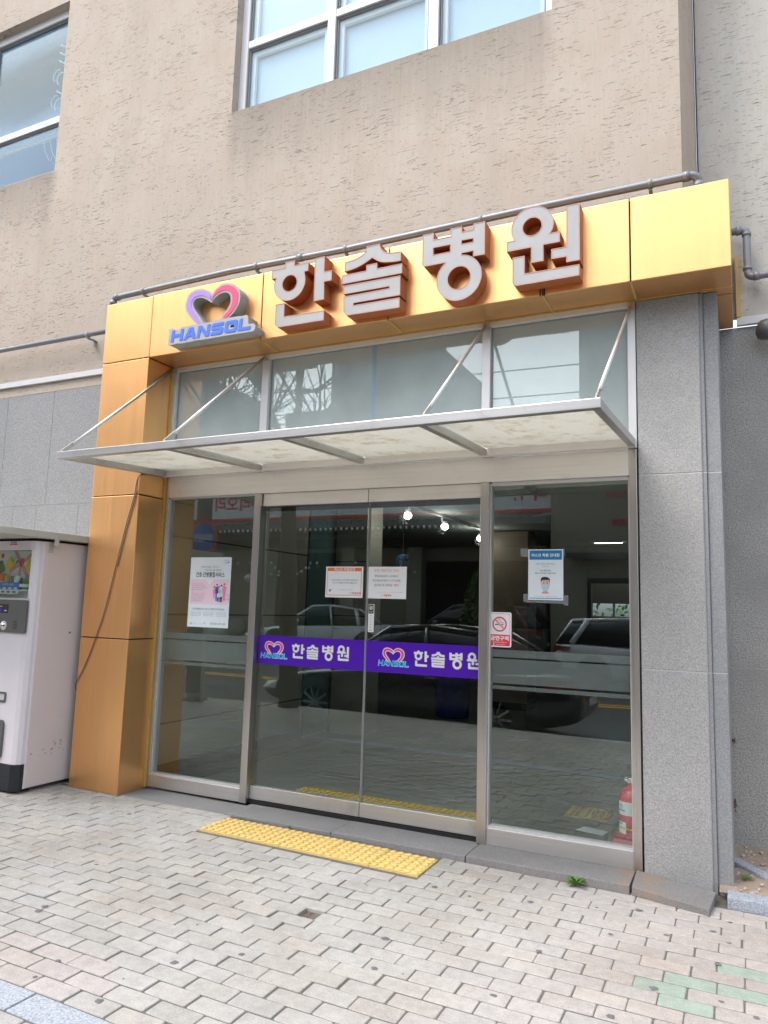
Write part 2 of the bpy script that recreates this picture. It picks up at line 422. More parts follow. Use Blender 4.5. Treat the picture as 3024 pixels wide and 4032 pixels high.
M['binblue'] = plain('blue_plastic', (.015,.05,.42), .45)
M['bulb'] = glow('lit_bulb', (1,.97,.9), 14); M['tubelamp'] = glow('lit_ceiling_panel', (.95,1,.97), 3.0)
M['asphalt'] = plain('asphalt', (.062,.062,.064), .9, var=.22, scale=5, bump=.4); M['lineyel'] = plain('yellow_road_paint', (.62,.36,.04), .8); M['linewht'] = plain('white_road_paint', (.6,.6,.58), .8)
M['ground'] = plain('far_ground', (.16,.155,.145), .95, var=.2, scale=.5)
M['tyre'] = plain('tyre_rubber', (.018,.018,.018), .8); M['rim'] = metal('alloy_rim', (.5,.5,.52), .3)
def paint(n, c, metalness=.0): return plain(n, c, .28, metalness, var=.03, scale=2, coat=1.0)
M['cwhite'] = paint('white_car_paint', (.88,.90,.92)); M['cblack'] = paint('black_car_paint', (.012,.013,.015)); M['cgrey'] = paint('silver_grey_car_paint', (.74,.76,.80), .0); M['cdark'] = paint('dark_grey_car_paint', (.07,.075,.08))
M['cglass'] = plain('car_window', (.02,.025,.03), .06); M['clamp'] = plain('headlamp', (.75,.76,.78), .1, coat=1); M['ctail'] = plain('tail_lamp', (.25,.008,.012), .15, coat=1)
M['bark'] = plain('tree_bark', (.085,.07,.055), .95, var=.35, scale=14, bump=.7, bscale=40); M['concrete'] = plain('pole_concrete', (.33,.32,.30), .9, var=.1)
M['shop'] = plain('shop_wall_beige', (.34,.31,.245), .85, var=.08, scale=1.5); M['rooft'] = plain('grey_roof_tile', (.15,.15,.145), .8, var=.3, scale=6)
M['tower'] = plain('tower_cladding', (.20,.225,.24), .7, var=.06, scale=.4); M['tower2'] = plain('pale_tower_cladding', (.42,.42,.41), .8, var=.06, scale=.4); M['towerglass'] = plain('tower_window', (.05,.065,.075), .15)
M['hedge'] = plain('hedge_leaf', (.07,.13,.025), .7, var=.4, scale=6)
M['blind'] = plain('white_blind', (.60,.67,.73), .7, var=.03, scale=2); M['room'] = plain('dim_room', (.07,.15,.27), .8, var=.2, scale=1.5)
M['haze'] = plain('dust_stroke_and_strip', (.30,.40,.48), .9)

# ------------------------------------------------------------------ ground
def gz(x, y):
    b = -.008 - .0125*max(-1.0, min(4.0, x+.5))
    if y < 0: b += .004*math.sin(1.9*x+.7) + .004*math.sin(2.3*y+1.1*x)
    d = math.hypot((x-1.38)/.45, (y+1.28)/.3)
    b -= .010*math.exp(-d*d)
    return b
m = MB(); m.box(-300, 300, -300, 300, -.8, -.46); tag(m.build('ground', M['ground']), kind='structure')
m = MB(); m.box(-40, 40, -15.0, -4.62, -.45, -.30); tag(m.build('road', M['asphalt']), kind='structure')
m = MB()
m.box(-40, 40, -10.35, -10.20, -.297, -.293); m.box(-40, 40, -10.05, -9.9, -.297, -.293)
m.cur = 1
for k in range(-8, 8): m.box(k*5, k*5+.12, -14.8, -12.8, -.297, -.293)
tag(m.build('road_marking', [M['lineyel'], M['linewht']]), kind='structure')
m = MB(); m.box(-40, 40, -4.62, -4.45, -.45, -.045); m.box(-40, 40, -15.17, -15.0, -.45, -.02)
tag(m.build('kerb', M['kerb'], bevel=.01), kind='structure')
m = MB(); m.box(-40, 40, -40, -15.17, -.45, -.03); tag(m.build('far_pavement', M['concrete']), kind='structure')
# bed under the pavers follows the same dips
m = MB(); nx, ny = 96, 38
vs = []; fs = []
for j in range(ny+1):
    for i in range(nx+1):
        x = -9.6 + i*(14.2/nx); y = -4.46 + j*(4.5/ny)
        vs.append((x, y, gz(x, y) - .0042 - .012*math.exp(-((x-1.38)/.30)**2 - ((y+1.28)/.22)**2)))
for j in range(ny):
    for i in range(nx):
        a = j*(nx+1)+i; fs.append((a, a+1, a+nx+2, a+nx+1))
m.smooth = True; m.add(vs, fs); m.smooth = False
m.quad((-40,-4.46,-.03),(-9.6,-4.46,-.03),(-9.6,.3,-.03),(-40,.3,-.03)); m.quad((4.6,-4.46,-.075),(40,-4.46,-.075),(40,.75,-.075),(4.6,.75,-.075))
tag(m.build('pavement', M['sand'], recalc=False), kind='structure')

greens = [(3.02,-1.243),(3.125,-1.143),(3.225,-1.055),(3.276,-.935),(3.118,-1.345),(3.32,-1.15),(3.42,-1.05)]
m = MB()
def brick(m, x0, x1, y0, y1, col):
    cx, cy = (x0+x1)/2, (y0+y1)/2; w = x1-x0; h = y1-y0
    if w < .03 or h < .03: return
    dz = random.gauss(0, .0008); tx = random.gauss(0, .004); ty = random.gauss(0, .006); rz = random.gauss(0, .006)
    if math.hypot(cx-1.38, cy+1.25) < .38: rz += random.gauss(0, .03); dz += abs(random.gauss(0, .0025))
    e = .004; m.col = (*col, 1); ca, sa = math.cos(rz), math.sin(rz)
    def P(px, py, dd):
        qx, qy = cx + px*ca - py*sa, cy + px*sa + py*ca
        return (qx, qy, gz(qx, qy)*.35 + gz(cx, cy)*.65 + dz + px*tx + py*ty + dd)
    c = .006
    def ring(ix, d):
        a, b = w/2-ix, h/2-ix
        return [P(-a+c,-b,d),P(a-c,-b,d),P(a,-b+c,d),P(a,b-c,d),P(a-c,b,d),P(-a+c,b,d),P(-a,b-c,d),P(-a,-b+c,d)]
    v = ring(0, -.05) + ring(0, -.0035) + ring(e*.45, -.001) + ring(e*1.3, 0)
    f = [(k*8+i, k*8+(i+1)%8, k*8+8+(i+1)%8, k*8+8+i) for k in range(3) for i in range(8)] + [tuple(24+i for i in range(8))]
    m.add(v, f)
G = .0025
def pick(x, y):
    for gx, gy in greens:
        if abs(x-gx) < .09 and abs(y-gy) < .05: return (.33,.405,.355)
    k = random.gauss(1, .032)
    pk = max(0, min(1, (x-1.7)/1.2))*.9
    if math.hypot((x-.78)/.35, (y+2.35)/.25) < 1: pk = 1.0
    base = (.402+.018*pk, .392-.006*pk, .370-.004*pk)
    r = random.gauss(0, .004)
    return ((base[0]+r)*k, base[1]*k, (base[2]-r)*k)
for row in range(-3, 40):
    yc = -.5 - .1*row
    y0, y1 = yc-.05+.0036, yc+.05-.0036
    if y1 < -4.44: break
    if -2.55 < yc < -2.45: continue
    if yc < -2.45: y0 -= .037; y1 -= .037
    jog = random.gauss(0, .004)
    par = row % 2
    for k in range(-64, 8):
        x0 = 3.141 + .1*par + .2*k + jog + random.gauss(0, .0015); x1 = x0 + .2
        x0 += G; x1 -= G
        if x1 < -9.5 or x0 > 4.5: continue
        yy0, yy1 = y0, y1
        cx = (x0+x1)/2
        # kept clear: threshold slabs, tactile tiles, the granite strip, the missing half brick
        lim = -.258 if -.90 < cx < 2.72 else (-.215 if 2.72 <= cx < 3.12 else (-.185 if cx >= 3.12 else (.12 if cx < -1.39 else -.29)))
        yy1 = min(yy1, lim)
        if yy1 - yy0 < .03: continue
        segs = [(x0, x1)]
        if yy1 > -.62 and yy0 < -.31:
            if yy0 < -.62 < yy1 - .02 and yy0 < -.6: yy1 = min(yy1, -.622) if yy1 - (-.622) < .06 else yy1
            if yy1 > -.615:
                segs = []
                if x0 < .14: segs.append((x0, min(x1, .145)))
                if x1 > 1.655: segs.append((max(x0, 1.655), x1))
        elif yy0 > -.315 and .14 < cx < 1.655: continue
        for a, b in segs:
            if abs((a+b)/2 - 1.38) < .1 and abs(yc + 1.3) < .03:
                a = max(a, 1.43) if (a+b)/2 > 1.38 else a
                if (a+b)/2 < 1.38: b = min(b, 1.35)
            brick(m, a, b, yy0, yy1, pick((a+b)/2, (yy0+yy1)/2))
# bricks left of the gold pillar, under the machine, and the rows beside the gravel
for yc in (-.2, -.1, 0):
    for k in range(0, 14):
        x0 = -9 + k*.2 + 4.8 + (.1 if yc == -.1 else 0)
        if x0 + .2 < -1.39: brick(m, x0+G, x0+.2-G, yc-.05+G, yc+.05-G, pick(x0, yc))
# trodden gum and stains lying on the bricks
m.cur = 1; m.col = (.1,.1,.1,1)
spots = [(0.1,-1.4),(.33,-1.92),(.35,-1.97),(.8,-2.25),(.83,-2.38),(1.16,-2.38),(1.19,-2.02),(1.78,-.70),(1.98,-.72),(2.27,-.63),(2.44,-1.14),(2.38,-1.59),(2.08,-.86),(1.81,-1.36),(2.77,-.45),(2.58,-.53),(2.69,-.81),(2.92,-.69),(3.11,-.53),(3.18,-.37),(3.18,-.63),(3.14,-.88),(2.92,-1.23),(3.16,-1.21),(3.28,-1.27),(2.8,-1.52),(-.47,-.35),(-.46,-.59),(.59,-.77),(1.37,-1.82),(-.7,-1.15),(-.15,-1.14),(1.89,-1.63)]
spots += [(random.uniform(-1.5, 3.4), random.uniform(-2.4, -.7)) for _ in range(20)]
for i, (x, y) in enumerate(spots):
    r = random.uniform(.009, .021) if i < 33 else random.uniform(.003, .007)
    pts = [(x + math.cos(2*PI*k/12)*r*random.uniform(.65, 1.2), y + math.sin(2*PI*k/12)*r*random.uniform(.6, 1.05)) for k in range(12)]
    m.add([(px, py, gz(px, py)+.0012) for px, py in pts] + [(x, y, gz(x, y)+.0045)], [(k, (k+1) % 12, 12) for k in range(12)])
m.col = (1,1,1,1)
tag(m.build('pavement', [M['paver'], M['gum']], recalc=False), kind='structure')
# rubble in the hole of the missing half brick
m = MB()
for _ in range(46):
    x, y = random.uniform(1.345, 1.435), random.uniform(-1.345, -1.255); r = random.uniform(.003, .009)
    m.lathe((x, y, gz(x, y)-.016), [(r*.5,-r*.4),(r,0),(r*.5,r*.6)], 5)
tag(m.build('gravel', M['dry'], recalc=False), kind='stuff')
# granite edging strip crossing the pavement
m = MB()
for k in range(-14, 6):
    xa = -.02 + k*.95 + .002; xb = xa + .944; za, zb = gz(xa, -2.52)+.001, gz(xb, -2.52)+.001+random.gauss(0, .001)
    m.hexa([(xa,-2.583,-.09),(xb,-2.583,-.09),(xb,-2.455,-.09),(xa,-2.455,-.09),(xa,-2.583,za),(xb,-2.583,zb),(xb,-2.455,zb),(xa,-2.455,za)])
tag(m.build('kerb', M['kerb'], bevel=.004), kind='structure')

# threshold slabs
slabs = [(-.90,.075,-.012),(.08,.895,-.006),(.90,1.79,-.003),(1.795,2.70,0)]
nm = ['dark stone threshold slab between the gold pillar and the first steel post', 'dark stone threshold slab in front of the first sliding door', 'dark stone threshold slab before the sliding door beside the no smoking sign', 'rust stained threshold slab under the pane with the fire extinguisher']
for (x0, x1, z1), lb in zip(slabs, nm):
    o = B('threshold_slab', M['slab'] if x0 < 1.5 else M['slab_r'], None, (x0, x1, -.256, -.004 if x0 < 0 else .16, -.09, z1), bevel=.004, loc=(x1 if x0 > 1.5 else (x0+x1)/2, -.25, -.09))
    tag(o, lb, 'stone slab', 'threshold slabs along the glass front')
m = MB()
m.hexa([(2.712,-.262,-.047),(3.088,-.348,-.053),(3.112,-.098,-.053),(2.705,.000,-.047),(2.712,-.262,-.002),(3.088,-.348,-.016),(3.112,-.098,-.010),(2.705,.000,.006)])
tag(m.build('threshold_slab', M['slab_r'], bevel=.004, loc=(2.78,-.2,-.06)), 'loose tilted dark slab lying askew at the foot of the granite pillar', 'stone slab', 'threshold slabs along the glass front')
m = MB(); m.box(-1.0, 2.9, -.003, .16, -.2, -.025); tag(m.build('floor', M['dark']), kind='structure')

# tactile tiles
def tile_mesh(mat):
    m = MB(); m.box(-.1485,.1485,-.1485,.1485,-.03,0)
    for i in range(6):
        for j in range(6):
            x, y = -.125+i*.05, -.125+j*.05
            m.lathe((x, y, 0), [(.0195,0),(.0188,.0045),(.0150,.0070),(.0065,.0080)], 14)
    return m.build('tactile_tile', mat)
t0 = tile_mesh(M['tactile'])
lbs = ['yellow studded tactile tile, first of the outdoor row from the gold pillar', 'yellow studded tactile tile, second of the outdoor row from the gold pillar', 'yellow studded tactile tile, middle one of the outdoor row by the doors', 'yellow studded tactile tile, second of the outdoor row from the fire extinguisher end', 'yellow studded outdoor tactile tile closest to the green leafy weed']
for i in range(5):
    o = t0 if i == 0 else copy_tree(t0)
    x = .30 + .3*i
    o.location = (x, -.468, gz(x, -.468)+.006); o.rotation_euler = (random.gauss(0,.004), .012+random.gauss(0,.004), random.gauss(0,.004)); tag(o, lbs[i], 'tactile tile', 'tactile paving tiles at the entrance')
t1 = tile_mesh(M['tactile_in'])
for i in range(6):
    o = t1 if i == 0 else copy_tree(t1)
    o.location = ((.315 + .3*i, .47, .006) if i < 5 else (2.257, 1.06, .006))
    tag(o, (['worn yellow tactile tile behind the door glass at the first steel post', 'worn yellow tactile tile behind the glass, second from the first steel post', 'worn yellow tactile tile behind the glass just before the door meeting edge', 'worn yellow tactile tile behind the glass just past the door meeting edge', 'worn yellow tactile tile behind the glass at the second steel post'][i] if i < 5 else 'single worn tactile tile on the lobby floor near the fire extinguisher'), 'tactile tile', 'tactile tiles inside the lobby')

# weeds
def weed(x, y, z, n, ln, label, seed):
    rnd = random.Random(seed); m = MB()
    for k in range(n):
        a = 2*PI*k/n + rnd.uniform(-.3,.3); l = ln*rnd.uniform(.7,1.15); w = l*.17; el = rnd.uniform(.25, 1.1)
        d = Vector((math.cos(a)*math.cos(el), math.sin(a)*math.cos(el), math.sin(el))); s = Vector((-math.sin(a), math.cos(a), 0))
        b = Vector((x,y,z)); p1 = b + d*l*.5; p2 = b + d*l - Vector((0,0,l*.22)); up = s.cross(d)*.0
        m.add([b, p1 - s*w, p2, p1 + s*w, p1 - Vector((0,0,.003))], [(0,1,4),(1,2,4),(2,3,4),(3,0,4)])
    m.tube([(x,y,z-.02),(x,y,z+ln*.3)], .0025, 5)
    tag(m.build('weed', M['leaf'], recalc=False, loc=(x,y,z)), label, 'weed')
weed(2.43, -.290, -.035, 18, .078, 'green leafy weed growing from the joint below the glass front', 1)
weed(3.25, .14, .01, 9, .05, 'small green weed in the gravel beside the granite pillar', 2)
weed(.235, -.295, -.012, 7, .022, 'tiny weed sprouting at the corner of the yellow tiles by the first post', 3)
weed(.62, -.30, -.012, 9, .03, 'tiny weed tuft between slab and second tactile tile', 4)

# gravel patch beside the stone pillar
m = MB(); n = 14; vs = []; fs = []
for j in range(n+1):
    for i in range(n+1):
        x = 3.125 + i*.115; y = -.06 + j*.8/n
        vs.append((x, y, -.012 + .05*max(0, j/n) + random.gauss(0, .006)))
for j in range(n):
    for i in range(n):
        a = j*(n+1)+i; fs.append((a,a+1,a+n+2,a+n+1))
m.smooth = True; m.add(vs, fs); m.smooth = False
m.cur = 1
for _ in range(620):
    x, y = random.uniform(3.13, 4.0), random.uniform(-.05, .68); r = abs(random.gauss(0, .0055)) + .0022; z = -.012 + .05*(y+.06)/.8 + r*.2
    m.lathe((x, y, z), [(r*.6,-r*.4),(r*random.uniform(.8,1.2),0),(r*.55,r*.6)], 6)
tag(m.build('gravel', [M['dirt'], M['stonebit']], recalc=False), kind='stuff')
m = MB(); m.hexa([(3.155,.36,.0),(3.35,.17,-.01),(3.39,.22,-.01),(3.18,.42,.0),(3.155,.36,.045),(3.35,.17,.025),(3.39,.22,.03),(3.18,.42,.05)])
tag(m.build('stone_offcut', M['kerb'], bevel=.006, loc=(3.27,.29,0)), 'broken strip of grey stone half buried in the gravel', 'stone')
m = MB(); m.box(3.165, 4.3, -.165, -.05, -.08, .0); tag(m.build('kerb_stone', M['kerb'], bevel=.006, loc=(3.7,-.1,-.08)), 'pale granite kerb stone between the gravel and the paving bricks', 'kerb stone')

# ------------------------------------------------------------------ hospital building
AY = .10
bld = thing('hospital_building', (0, .5, 0), 'tan stucco building with grey granite base and white framed upper windows', 'building')
def wall_grid(m, xs, zs, holes, y, rev):
    for i in range(len(xs)-1):
        for j in range(len(zs)-1):
            cx, cz = (xs[i]+xs[i+1])/2, (zs[j]+zs[j+1])/2
            if any(h[0] < cx < h[1] and h[2] < cz < h[3] for h in holes): continue
            m.quad((xs[i],y,zs[j]),(xs[i+1],y,zs[j]),(xs[i+1],y,zs[j+1]),(xs[i],y,zs[j+1]))
    for a, b, c, d in holes:
        m.quad((a,y,c),(b,y,c),(b,y+rev,c),(a,y+rev,c)); m.quad((a,y,d),(a,y+rev,d),(b,y+rev,d),(b,y,d))
        m.quad((a,y,c),(a,y+rev,c),(a,y+rev,d),(a,y,d)); m.quad((b,y,c),(b,y,d),(b,y+rev,d),(b,y+rev,c))
WC = (-.527, 2.21, 5.556, 7.42); WL = (-5.2, -2.662, 5.553, 7.40)
m = MB()
wall_grid(m, [-12, WL[0], WL[1], WC[0], WC[1], 3.02], [3.30, WC[2]-.0, 7.40, 7.42, 12], [WC, WL], AY, .22)
m.quad((3.02,AY,3.3),(3.082,.70,3.3),(3.082,.70,12),(3.02,AY,12))
m.build('stucco_wall', M['stucco'], bld, recalc=False)
m = MB(); m.quad((3.09,.70,3.37),(9,.70,3.37),(9,.70,12),(3.09,.70,12)); m.build('stucco_wall', M['stucco_grey'], bld, recalc=False)['label'] = 'grey streaked stucco wall set back beyond the corner'
B('expansion_joint', M['cableblk'], bld, (3.085,3.094,.675,.699,4.0,12))
B('flashing', M['flash'], bld, (-12,-1.3,.075,.098,3.388,3.438), bevel=.003)
B('flashing', M['flash'], bld, (3.30,9,.665,.698,3.318,3.372), bevel=.003)
# left granite base: slabs with open joints over a pale backing
def cladding(name, mat, x0, x1, y, rows, par, hw=.003):
    m = MB()
    for z0, z1, xs in rows:
        xs = [x0] + [x for x in xs if x0 < x < x1] + [x1]
        for a, b in zip(xs, xs[1:]): m.box(a+hw, b-hw, y, y+.03, z0+hw, z1-hw)
    m.cur = 1; m.box(x0-.0, x1, y+.003, y+.06, rows[0][0], rows[-1][1])
    return m.build(name, [mat, M['joint']], par)
cladding('granite_cladding', M['granite'], -12, -1.30, .102, [(-.3,1.10,[-6.5,-5,-4.2,-3.4,-2.79,-2.18,-1.7]),(1.10,2.236,[-6.2,-5,-4.2,-3.4,-2.79,-2.484,-1.955]),(2.236,3.385,[-7,-6,-5,-4.25,-3.62,-2.999,-2.376,-1.75])], bld)
cladding('granite_cladding', M['granite_dark'], 3.0, 9, .70, [(-.3,1.10,[4.2,5.4]),(1.10,2.206,[4.2,5.4]),(2.206,3.315,[4.2,5.4])], bld)
# upper windows
def window(xs_panes, zbar, hole, frame, pane_mat, back, backmat, nm, barh=.066, topz=None):
    y = AY + .08
    x0, x1, z0, z1 = hole
    f = MB()
    f.box(x0, x1, y, y+.07, z0, z0+.022); f.box(x0, x1, y, y+.07, z1-.08, z1)
    f.box(x0, xs_panes[0][0], y, y+.07, z0+.022, z1-.08); f.box(xs_panes[-1][1], x1, y, y+.07, z0+.022, z1-.08)
    for (a, b), (c, d) in zip(xs_panes, xs_panes[1:]): f.box(b, c, y, y+.07, z0+.022, z1-.08)
    for a, b in xs_panes: f.box(a, b, y+.006, y+.06, zbar, zbar+barh)
    fr = f.build('window_frame', frame, bld, bevel=.004)
    s = MB()
    for a, b in xs_panes:
        for p, q in ((z0+.022, zbar), (zbar+barh, z1-.08)):
            for k in range(2):
                d = .011*k
                s.box(a+d, a+d+.006, y+.012+.012*k, y+.05, p+d, q-d); s.box(b-d-.006, b-d, y+.012+.012*k, y+.05, p+d, q-d)
                s.box(a+d+.006, b-d-.006, y+.012+.012*k, y+.05, q-d-.007, q-d)
    s.build('seal', M['rail'], fr)
    for a, b in xs_panes:
        for p, q in ((z0+.022, zbar), (zbar+barh, z1-.08)):
            B('window_pane', pane_mat, bld, (a, b, y+.034, y+.04, p, q))
    return fr
window([(-.455,.346),(.42,1.248),(1.328,2.15)], 6.200, WC, M['white_frame'], M['glass_up'], 0, 0, 'c')
B('blind', M['blind'], bld, (-.52,2.2,AY+.175,AY+.18,5.56,7.4))
for a, b in ((-.455,.346),(.42,1.248),(1.328,2.15)):
    for p, q in ((5.578,6.2),(6.266,7.34)):
        each('inner_sash', M['white_frame'], bld, (a,a+.055,AY+.135,AY+.165,p,q), (b-.055,b,AY+.135,AY+.165,p,q), (a+.055,b-.055,AY+.135,AY+.165,p,p+.055), (a+.055,b-.055,AY+.135,AY+.165,q-.055,q))
window([(-5.1,-3.93),(-3.85,-2.665)], 6.16, WL, M['white_frame'], M['glass_up'], 0, 0, 'l')
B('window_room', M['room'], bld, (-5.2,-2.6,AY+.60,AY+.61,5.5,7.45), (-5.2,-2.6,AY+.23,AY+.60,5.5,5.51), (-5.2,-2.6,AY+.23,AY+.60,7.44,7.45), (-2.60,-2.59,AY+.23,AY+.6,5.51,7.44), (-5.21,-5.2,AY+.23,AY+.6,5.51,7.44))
# cream sash inside and finger-drawn loops in the dust of the left window
B('inner_sash', M['white_frame'], bld, (-5.1,-2.70,AY+.17,AY+.19,5.575,5.63), (-2.76,-2.70,AY+.17,AY+.19,5.63,6.10), (-5.1,-2.70,AY+.17,AY+.19,6.08,6.14), bevel=.003)
t = NT('dust_bloom'); n = t.n; n.remove(t.bsdf)
tr = n.new('ShaderNodeBsdfTransparent'); df = n.new('ShaderNodeBsdfDiffuse'); df.inputs['Color'].default_value = (.42,.53,.62,1)
sx = n.new('ShaderNodeSeparateXYZ'); t.lk(t.tc.outputs['Generated'], sx.inputs[0])
e = t.math('MULTIPLY', t.math('ABSOLUTE', t.math('SUBTRACT', sx.outputs[2], .45)), 1.9)
ex = t.math('MULTIPLY', t.math('SUBTRACT', sx.outputs[0], 0.5), .5)
fx = t.math('ADD', t.math('POWER', e, 2.2), t.math('MULTIPLY', t.math('SUBTRACT', t.noise(1.6, detail=5), .5), .7))
fx = t.math('ADD', t.math('MULTIPLY', fx, .62), -.14)
cl = n.new('ShaderNodeClamp'); t.lk(fx, cl.inputs[0]); cl.inputs['Max'].default_value = .85
mx = n.new('ShaderNodeMixShader'); t.lk(cl.outputs[0], mx.inputs[0]); t.lk(tr.outputs[0], mx.inputs[1]); t.lk(df.outputs[0], mx.inputs[2]); t.lk(mx.outputs[0], t.out.inputs['Surface'])
B('dust_film', t.m, bld, (-3.85,-2.67,AY+.122,AY+.124,6.226,7.32)); B('dust_film', t.m, bld, (-3.85,-2.67,AY+.122,AY+.124,5.576,6.16))
m = MB()
def stroke(pts, r=.009):
    m = MB(); m.tube([(x, AY+.128, z) for x, z in catmull(pts, 5)], r*.8, 5); m.build('finger_stroke', M['haze'], bld)
ox, oz = -2.78, 0
for base in (6.33, 6.62):
    stroke([(ox-.10,base),(ox-.13,base+.07),(ox-.08,base+.13),(ox+.0,base+.10),(ox+.02,base+.02),(ox-.03,base-.03)])
    stroke([(ox-.16,base+.05),(ox-.19,base+.12),(ox-.14,base+.18),(ox-.10,base+.17)], .007)
for base, l in ((6.50,.2),(6.84,.22),(6.93,.2),(7.02,.2)):
    stroke([(ox-.12,base+.06),(ox-.03,base),(ox+.09,base-.05)], .011)
for k in range(3): stroke([(ox-.24+.09*k,6.02),(ox-.20+.09*k,5.9),(ox-.12+.085*k,5.79),(ox-.10+.09*k,5.84)], .006)

# ------------------------------------------------------------------ gold portal
BY = -.284; PL, PR, BR = -1.378, -.883, 3.283; BB, BT = 3.312, 3.821
por = thing('entrance_portal', (-1.13, -.09, 0), 'gold metal portal with square pillar and wide sign band over the glass entrance', 'portal')
gp = .004
seams = [PR, .177, 1.202, 2.242, 2.753, BR]
for a, b in zip(seams, seams[1:]):
    B('fascia_panel', M['gold'], por, (a+gp, b-gp, BY, -.012, BB, BT), bevel=.004)
B('fascia_panel', M['gold'], por, (2.83, BR-gp, -.004, .69, BB, BT-.004), bevel=.004)
for z0, z1 in ((-.05,1.114),(1.114,2.218),(2.218,BB),(BB,BT)):
    B('pillar_panel', M['gold'], por, (PL, PR-.001, BY+.0, .095, z0+gp, z1-gp), bevel=.004)
B('backing', M['dark'], por, (PL+.01, PR-.012, BY+.012, .09, 0, BT-.01), (PR-.0, 2.82, BY+.012, -.02, BB+.012, BT-.01))
each('soffit_trim', M['goldtrim'], por, (PR, 3.105, -.016, -.002, BB-.006, BB-.0005), (3.105,3.119,-.016,.02,BB-.006,BB-.0005),(3.119,3.20,.006,.02,BB-.006,BB-.0005))
each('soffit_joint', M['goldtrim'], por, *[(x-.007, x+.007, BY+.006, -.016, BB-.0035, BB-.0008) for x in (.177, 1.202, 2.242, 2.753)], (3.19, BR-.01, .10, .112, BB-.0035, BB-.0008))
B('edge_trim', M['goldtrim'], por, (PR, PR+.012, -.022, -.003, 0, BB-.008))
B('side_sealant', M['goldtrim'], por, (3.300, 3.325, .66, .699, 3.374, 3.80))
for a, b, c in ((2.242,3.312,.035),): each('cable_clip', M['dark'], por, (a-.016, a-.010, BY-.010, BY-.001, b-.006, b+c), (a+.010, a+.016, BY-.010, BY-.001, b-.006, b+c))

# stone pillar
sp = thing('stone_pillar', (2.92, .3, 0), 'square grey granite pillar with white joint lines beside the last glass pane', 'pillar')
def stone_col(x0, x1, y0, y1, zs, nm, mt, hw=.003):
    for a, b in zip(zs, zs[1:]): B(nm, mt, sp, (x0, x1, y0, y1, a+hw, b-hw), bevel=.003)
zs = [-.2, 1.102, 2.227, 3.306]
stone_col(2.748, 3.094, -.002, .69, zs, 'front_slab', M['granite_pillar'])
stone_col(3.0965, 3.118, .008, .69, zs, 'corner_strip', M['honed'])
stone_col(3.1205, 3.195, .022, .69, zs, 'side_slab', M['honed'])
B('mortar', M['joint'], sp, (2.75, 3.19, .030, .685, -.2, 3.305), (3.0941,3.0964,.006,.03,-.2,3.3))
m = MB()
for z in (1.102, 2.227): m.box(2.75, 3.0938, .0005, .004, z-.0029, z+.0029); m.box(3.097,3.1178,.0085,.012,z-.0029,z+.0029); m.box(3.121,3.1945,.0225,.026,z-.0029,z+.0029)
m.build('pointing', M['joint'], sp)

# ------------------------------------------------------------------ glass front
gf = thing('glazed_entrance', (.9, .05, 0), 'steel framed glass front with frosted transom windows between gold and granite pillars', 'shopfront')
each('post', M['steel'], gf, (-.885,-.847,-.003,.08,.0,2.388), (2.692,2.738,-.003,.08,-.01,2.388), (.0,.058,-.006,.085,.0,2.228), (1.772,1.832,-.006,.085,0,2.228), bevel=.003)
B('lintel', M['steelh'], gf, (-.847,2.692,0,.085,2.230,2.392), bevel=.003)
B('door_header', M['steelh'], gf, (.062,1.770,.022,.083,2.136,2.228), bevel=.002)
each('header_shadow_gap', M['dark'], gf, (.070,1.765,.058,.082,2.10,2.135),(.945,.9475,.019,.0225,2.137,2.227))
B('door_gap_shade', M['dark'], gf, (.0585,1.7715,.028,.088,-.002,.021))  # dark strip painted in for the shade of the gap beneath the doors
B('bottom_rail', M['steelr'], gf, (-.847,-.0005,.004,.08,.0,.092), bevel=.002)
B('bottom_rail', M['steelr'], gf, (1.8325,2.6915,.004,.08,.0,.098), bevel=.002)
each('glazing_bead', M['alu'], gf, (-.847,-.0005,.012,.07,.092,.104), (1.8325,2.6915,.012,.07,.098,.112), (-.847,-.838,.012,.07,.104,2.22), (2.684,2.6915,.012,.07,.112,2.22), (1.8325,1.842,.012,.07,.112,2.22), (-.838,-.0005,.02,.07,2.218,2.229),(1.842,2.684,.02,.07,2.206,2.229), (-.008,-.0005,.012,.07,.104,2.218))
for a, b in ((-.838,-.009),(1.843,2.683)):
    B('side_pane', M['glass'], gf, (a, b, .040, .048, .105, 2.215))
    each('frosted_band', M['frost'], gf, (a+.002, b-.002, .0365, .0385, .962, 1.112), (a+.002, b-.002, .0365, .0385, .925, .948), (a+.002, b-.002, .0365, .0385, 1.122, 1.168))
each('mullion', M['alu'], gf, (-.885,-.842,-.001,.07,2.393,3.306), (2.694,2.741,-.001,.07,2.393,3.306), (.004,.068,-.001,.07,2.393,3.276), (1.770,1.826,-.001,.07,2.393,3.276), bevel=.003)
B('head_rail', M['steelh'], gf, (-.842,2.694,-.0005,.07,3.277,3.308), bevel=.002)
B('transom_strip', M['haze'], gf, (.935,.965,.0385,.0395,2.393,3.268))  # pale upright strip on the middle transom pane
for a, b in ((-.842,.004),(.068,1.770),(1.826,2.694)):
    B('transom_pane', M['film'], gf, (a, b, .040, .048, 2.393, 3.277))
    each('glazing_seal', M['rail'], gf, (a, a+.006, .03, .039, 2.393, 3.277), (b-.006, b, .03, .039, 2.393, 3.277), (a+.006, b-.006, .03, .039, 3.270, 3.277))

